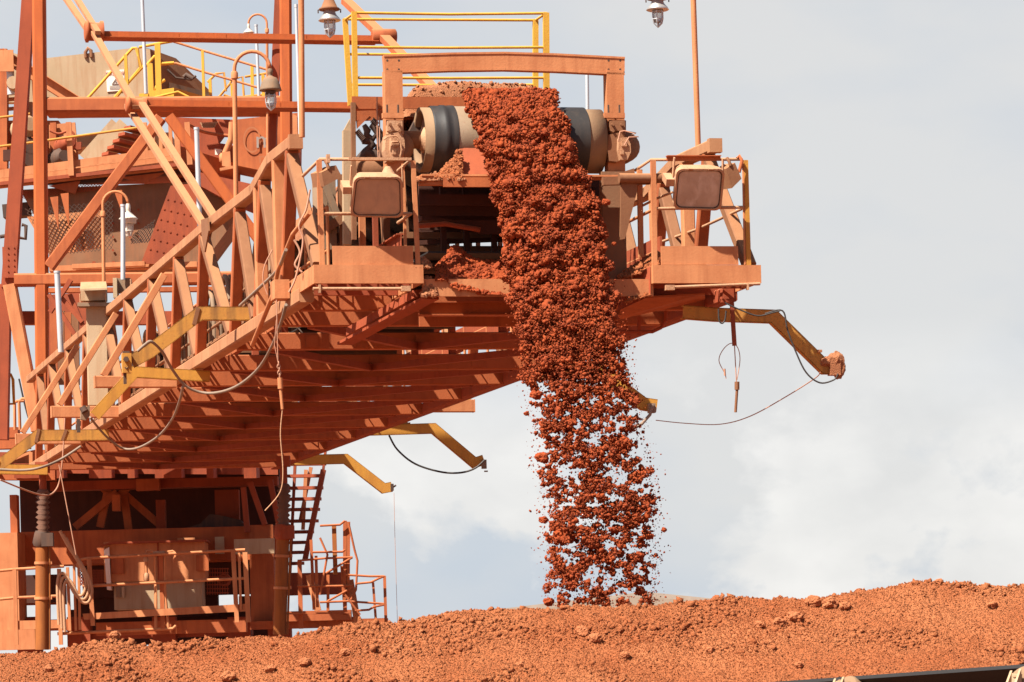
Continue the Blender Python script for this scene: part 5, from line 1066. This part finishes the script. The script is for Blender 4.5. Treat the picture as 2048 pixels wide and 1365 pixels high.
for a in ((86000, 178, 810, .0105, .48, .004, .036, 4, .34, 3), (3400, 178, 810, .022, .36, .012, .05, 1, .32, 3), (68000, 620, 1212, .0084, .58, .0028, .03, 4, .50, 5), (2600, 640, 1212, .018, .42, .010, .05, 1, .42, 5)):
    v, f = stream(*a); V_.append(v); F_.append(f + off); off += len(v)
# stray grains round the fringe
n = 900; yy = rng.uniform(560, 1205, n); cx = np.interp(yy, cen[:, 0], cen[:, 1]); hw = np.interp(yy, cen[:, 0], cen[:, 2]); sd = rng.choice([-1, 1, 1], n)
u = sd*(.95 + np.abs(rng.normal(0, .13, n))); x = cx + u*hw; ss_n = np.interp(yy, cen[:, 0], cen[:, 3]) + rng.uniform(-.3, .3, n)
v, f = scatter(to_world(x, yy, ss_n), np.clip(rng.lognormal(math.log(.0055), .5, n), .003, .018), 0, None, .2); V_.append(v); F_.append(f + off); off += len(v)
so = npmesh('falling_ore', np.concatenate(V_), np.concatenate(F_), 'ore_fresh'); tag(so, 'cascade of red ore pouring off the pulley down to the heap', 'falling ore', kind='stuff')
# a dense core under the lumps where the stream is still solid
vs = []; rows = np.arange(178, 650, 4.0); cols = np.linspace(-1, 1, 60)
YYs, UU = np.meshgrid(rows, cols, indexing='ij'); cx = np.interp(YYs, cen[:, 0], cen[:, 1]); hw = np.interp(YYs, cen[:, 0], cen[:, 2])*np.interp(YYs, [178, 210, 560, 700], [.55, .9, .93, .72]); s_ = np.interp(YYs, cen[:, 0], cen[:, 3])
xg = cx + UU*hw + 6*(fbm(YYs*.08, UU*3, 3, 91) - .5)
dp = s_ - .13*np.sqrt(1 - UU**2) + (fbm(xg*.045, YYs*.06, 4, 77) - .5)*.22 + .10*(fbm(xg*.11, YYs*.11, 3, 88) - .5) + .02
pts = to_world(xg.ravel(), YYs.ravel(), dp.ravel()); nr, nc = YYs.shape
back = pts + np.array(D)*.16; idx = np.arange(nr*nc).reshape(nr, nc)
qa = np.stack([idx[:-1, :-1], idx[:-1, 1:], idx[1:, 1:], idx[1:, :-1]], -1).reshape(-1, 4)
hole = (fbm(xg*.05, YYs*.05, 3, 13)[:-1, :-1].ravel() < np.interp(YYs[:-1, :-1].ravel(), [500, 650], [.0, .65]))
qa = qa[~hole]
co_ = npmesh('ore_sheet', np.concatenate([pts, back]), np.concatenate([qa, qa[:, ::-1] + nr*nc]), 'ore_fresh'); tag(co_, 'dense red sheet of ore inside the upper part of the cascade', 'falling ore', kind='stuff')
FL = [(1128, 1070, 19, 'largest falling lump, pale and blocky, left in the lower cascade'), (1084, 915, 12, 'round falling lump on the left fringe at mid height'), (1088, 1040, 8, 'small falling lump alone on the left fringe, low down'), (1053, 827, 5, 'tiny falling lump apart from the stream on its upper left'), (1328, 1060, 5, 'tiny falling lump apart from the stream on its right'), (1140, 1152, 12, 'pale falling lump near the foot of the cascade, left of its middle'), (1282, 1183, 10, 'falling lump just above the heap on the right side'), (1098, 1204, 9, 'falling lump reaching the heap at the left'), (1212, 405, 7, 'small bright lump flung out right beside the dark column'), (1228, 488, 4, 'tiny lump right of the stream by the platform bracket'), (1240, 735, 9, 'falling lump on the right fringe below the boom'), (1290, 1010, 8, 'falling lump on the right fringe at two thirds height'), (1100, 1078, 8, 'falling lump left of the largest falling lump'), (1265, 955, 10, 'dark falling lump inside the right fringe'), (1118, 850, 10, 'falling lump in the gap left of the middle'), (1297, 1072, 8, 'falling lump low on the right fringe'), (1072, 790, 10, 'falling lump where the left edge first breaks up'), (1240, 1108, 9, 'falling lump right of the middle near the foot')]
for i, (x, y, rp, lab) in enumerate(FL):
    s_ = float(np.interp(y, cen[:, 0], cen[:, 3])) - .22; p = PD(x, y, s_)
    tag(M().rock(p, rp*mpp(p), 300 + i, (1.1, 1, .9), 3).build('falling_lump', 'ore_fresh'), lab, 'lump', 'lumps falling with the ore')
# ------------------------------------------------------------------ ore on the belt and spills
def heap_mesh(name, fn, u0, u1, v0, v1, nu, nv, mt):
    us = np.linspace(u0, u1, nu); vv = np.linspace(v0, v1, nv); U, Vv = np.meshgrid(us, vv, indexing='ij'); pts = fn(U, Vv).reshape(-1, 3)
    idx = np.arange(nu*nv).reshape(nu, nv); return npmesh(name, pts, np.stack([idx[:-1, :-1], idx[1:, :-1], idx[1:, 1:], idx[:-1, 1:]], -1).reshape(-1, 4), mt)
Da, Ea, Ka, Oa = map(np.array, (D, E, K, O))
hTop = inv(PD(900, 168, 1.6))[2]; tA0 = inv(PD(800, 180, 1.4))[1]; tA1 = inv(PD(1110, 180, 1.4))[1]
def bed(U, Vv):
    w_ = (U - tA0)/(tA1 - tA0)*2 - 1; base = np.interp(Vv, [1.0, 4.5, 30], [hB + .02, 1.5, 1.5])
    top = np.interp(Vv, [1.0, 1.4, 4.5, 30], [hTop - .02, hTop, 2.0, 2.0])
    h = base + (top - base)*np.clip(1 - np.abs(w_)**8, 0, 1)*np.clip((Vv - 1.36)/.10, 0, 1) + .05*(fbm(U*9, Vv*9, 4, 3) - .5) + .05*(fbm(U*3, Vv*2, 2, 8) - .5)
    return Oa + Da*Vv[..., None] + Ea*U[..., None] + Ka*h[..., None]
tag(heap_mesh('belt_ore', bed, tA0, tA1, 1.34, 12, 90, 400, 'ore_pale'), 'pale dusty ore riding on the belt behind the pulley', 'ore', kind='stuff')
n = 5000; U = rng.uniform(tA0, tA1, n); Vv = rng.uniform(1.40, 3.5, n); p = bed(U, Vv); v, f = scatter(p, np.clip(rng.lognormal(math.log(.011), .45, n), .005, .03), 0)
tag(npmesh('belt_stones', v, f, 'ore_pale'), 'pale stones on top of the ore riding on the belt', 'stones', kind='stuff')
def spill(name, prof, s0, s1, mt, lab, seed, nst=500):
    # prof: skyline of a pile in photo pixels plus its base line y; the pile slopes forward from s1 to s0
    xs_ = np.array([p[0] for p in prof], float); yt = np.array([p[1] for p in prof], float); yb = np.array([p[2] for p in prof], float)
    nu, nv = 70, 30; us = np.linspace(xs_[0], xs_[-1], nu); vv = np.linspace(0, 1, nv); Ug, Vg = np.meshgrid(us, vv, indexing='ij')
    top = np.interp(Ug, xs_, yt); bot = np.interp(Ug, xs_, yb)
    y = bot + (top - bot)*Vg + 5*(fbm(Ug*.12, Vg*9, 3, seed) - .5)*np.minimum(1, Vg*3); s_ = s0 + (s1 - s0)*Vg + .08*(fbm(Ug*.1, Vg*8, 3, seed + 3) - .5)
    pts = to_world(Ug.ravel(), y.ravel(), s_.ravel()); bk = to_world(Ug.ravel(), (bot + (top - bot)*Vg*.96).ravel(), s_.ravel() + .25)
    idx = np.arange(nu*nv).reshape(nu, nv); q_ = np.stack([idx[:-1, :-1], idx[1:, :-1], idx[1:, 1:], idx[:-1, 1:]], -1).reshape(-1, 4)
    v1 = np.concatenate([pts, bk]); f1_ = np.concatenate([q_, q_[:, ::-1] + nu*nv])
    k = rng.integers(0, len(pts), nst); v2, f2 = scatter(pts[k], np.clip(rng.lognormal(math.log(.013), .45, nst), .005, .035), 0)
    f2q = np.concatenate([f2, f2[:, 2:3]], 1)
    me_v = np.concatenate([v1, v2]); me = M(); o = len(v1)
    faces = [tuple(int(i) for i in q) for q in f1_] + [tuple(int(i) + o for i in q) for q in f2]
    me.add([V(p) for p in me_v], faces); return tag(me.build(name, mt), lab, 'spilled ore', 'piles of spilled ore')
spill('spill_pile', [(872, 528, 560), (890, 514, 560), (905, 492, 575), (920, 495, 580), (940, 512, 580), (965, 520, 588), (1000, 522, 590), (1050, 540, 592)], .05, .55, 'ore_fresh', 'fresh red spill piled on the chute lip, left of the falling ore', 5, 900)
spill('spill_pile', [(872, 350, 356), (890, 335, 356), (905, 318, 357), (918, 300, 357), (925, 300, 357)], .22, .42, 'ore_dry', 'spill wedged against the red deflector plate under the pulley', 9)
spill('spill_pile', [(832, 358, 363), (850, 352, 362), (885, 346, 360), (930, 352, 360)], .2, .45, 'ore_pale', 'thin pale spill along the bench under the left end of the pulley', 13, 300)
spill('spill_pile', [(1238, 552, 556), (1262, 535, 552), (1285, 522, 545), (1300, 508, 535), (1318, 505, 531)], .12, .6, 'ore_dry', 'spill lying on the inner edge of the right work platform', 17)
spill('spill_pile', [(1254, 600, 604), (1262, 580, 600), (1280, 566, 596), (1296, 562, 592), (1302, 575, 590)], .06, .3, 'ore_dry', 'spill caught in the bracket under the right work platform', 21)
spill('spill_pile', [(828, 532, 534), (836, 518, 536), (845, 514, 536), (858, 524, 536), (862, 533, 536)], .0, .2, 'ore_pale', 'small pale spill at the right corner of the left work platform', 25, 150)
spill('spill_pile', [(846, 588, 592), (850, 556, 592), (862, 556, 592), (870, 575, 592), (875, 589, 592)], .02, .15, 'ore_pale', 'dusty pale clump on the chute lip beside the left work platform', 29, 300)
# ================================================================== FOREGROUND CONVEYOR AND FAR SHED
cv = thing('belt_conveyor', P(2045, 1420, 14) - Z3*.3, 'dark belt conveyor crossing the bottom right corner, with tan idler rollers', 'conveyor')
a0, b0 = P(1520, 1366, 16.6), P(2075, 1327, 15.4); dv = (b0 - a0).normalized(); sdv = dv.cross(Z3).normalized()
if sdv.y < 0: sdv = -sdv                                             # away from the camera
a1 = a0 - dv*6; b1 = b0 + dv*5; outw = -sdv
prof = [(0, 0), (.32, -.20), (.75, -.20), (1.07, 0)]                 # trough profile: (distance away from the near edge, drop)
vs = []
for p in (a1, b1): vs += [p + sdv*x + Z3*z for x, z in prof] + [p + sdv*x + Z3*(z - .016) - sdv*(.008 if k_ == 0 else 0) for k_, (x, z) in enumerate(prof)]
M().add(vs, [(i, i+1, i+9, i+8) for i in range(3)] + [(i+4, i+12, i+13, i+5) for i in range(3)] + [(0, 8, 12, 4), (3, 7, 15, 11)]).build('belt', 'black_rubber', cv)
M().beam(a1 + outw*.10 - Z3*.42, b1 + outw*.10 - Z3*.42, .06, .16, Z3).build('stringer', 'dusty_brown', cv); M().beam(a1 + sdv*1.2 - Z3*.42, b1 + sdv*1.2 - Z3*.42, .06, .16, Z3).build('stringer', 'dusty_brown', cv)
M().add([a1 - Z3*.16 + sdv*.02, b1 - Z3*.16 + sdv*.02, b1 - Z3*.5 + sdv*.05, a1 - Z3*.5 + sdv*.05, a1 - Z3*.16 + sdv*.04, b1 - Z3*.16 + sdv*.04, b1 - Z3*.5 + sdv*.07, a1 - Z3*.5 + sdv*.07], [(0, 1, 2, 3), (4, 7, 6, 5), (0, 4, 5, 1), (3, 2, 6, 7)]).build('side_guard', 'black_rubber', cv)
for (x, y, rp, Y) in ((1690, 1376, 30, 16.10), (2043, 1361, 37, 15.36)):
    c = P(x, y, Y); ax = (sdv*.85 - Z3*.53).normalized(); rr_ = rp*Y/F
    M().lathe(c, ax, [(rr_*.90, 0), (rr_, .008), (rr_, .34)], 28).lathe(c, -ax, [(rr_*.55, 0), (rr_*.5, .012), (.015, .014), (.015, .05)], 20).build('idler_roller', 'rim_paint', cv)
    br = M()
    br.beam(c + outw*.035 + Z3*.03, c + outw*.06 - Z3*.45 - dv*.05, .05, .02, outw).prism([c + outw*.04 + dv*.02 + Z3*.05, c + outw*.10 + dv*.02 - Z3*.05, c + outw*.10 + dv*.02 - Z3*.4, c + outw*.04 + dv*.02 - Z3*.4], dv*.012).prism([c + outw*.04 - dv*.03 + Z3*.045, c + outw*.10 - dv*.03 - Z3*.05, c + outw*.10 - dv*.03 - Z3*.4, c + outw*.04 - dv*.03 - Z3*.4], dv*.012)
    br.build('roller_bracket', 'tan_paint', cv)
for k in range(3): 
    p = a1 + (b1 - a1)*(.2 + .3*k); M().box(V((p.x, p.y, (p.z - .5)/2)) + sdv*.5, .12, .12, p.z - .5).box(V((p.x, p.y, p.z - .5)) + sdv*.5, 1.4, .12, .1).build('trestle', 'dusty_brown', cv)
sh = thing('warehouse_shed', P(1240, 1240, 260), 'far beige shed with a low gable roof peeping over the crest behind the falling ore', 'shed')
Ysd = 260; pk = P(1290, 1184, Ysd); le = P(1010, 1217, Ysd); re = P(1480, 1203, Ysd)
def down(p): return V((p.x, p.y, 0))
M().prism([pk - Z3*.35, le - Z3*.3, down(le), down(re), re - Z3*.3], Y3*30).build('wall', 'shed_wall', sh)
M().prism([pk, le, le - Z3*.3, pk - Z3*.35, re - Z3*.3, re], Y3*30 + V((0, 0, 0))).build('roof', 'shed_roof', sh)
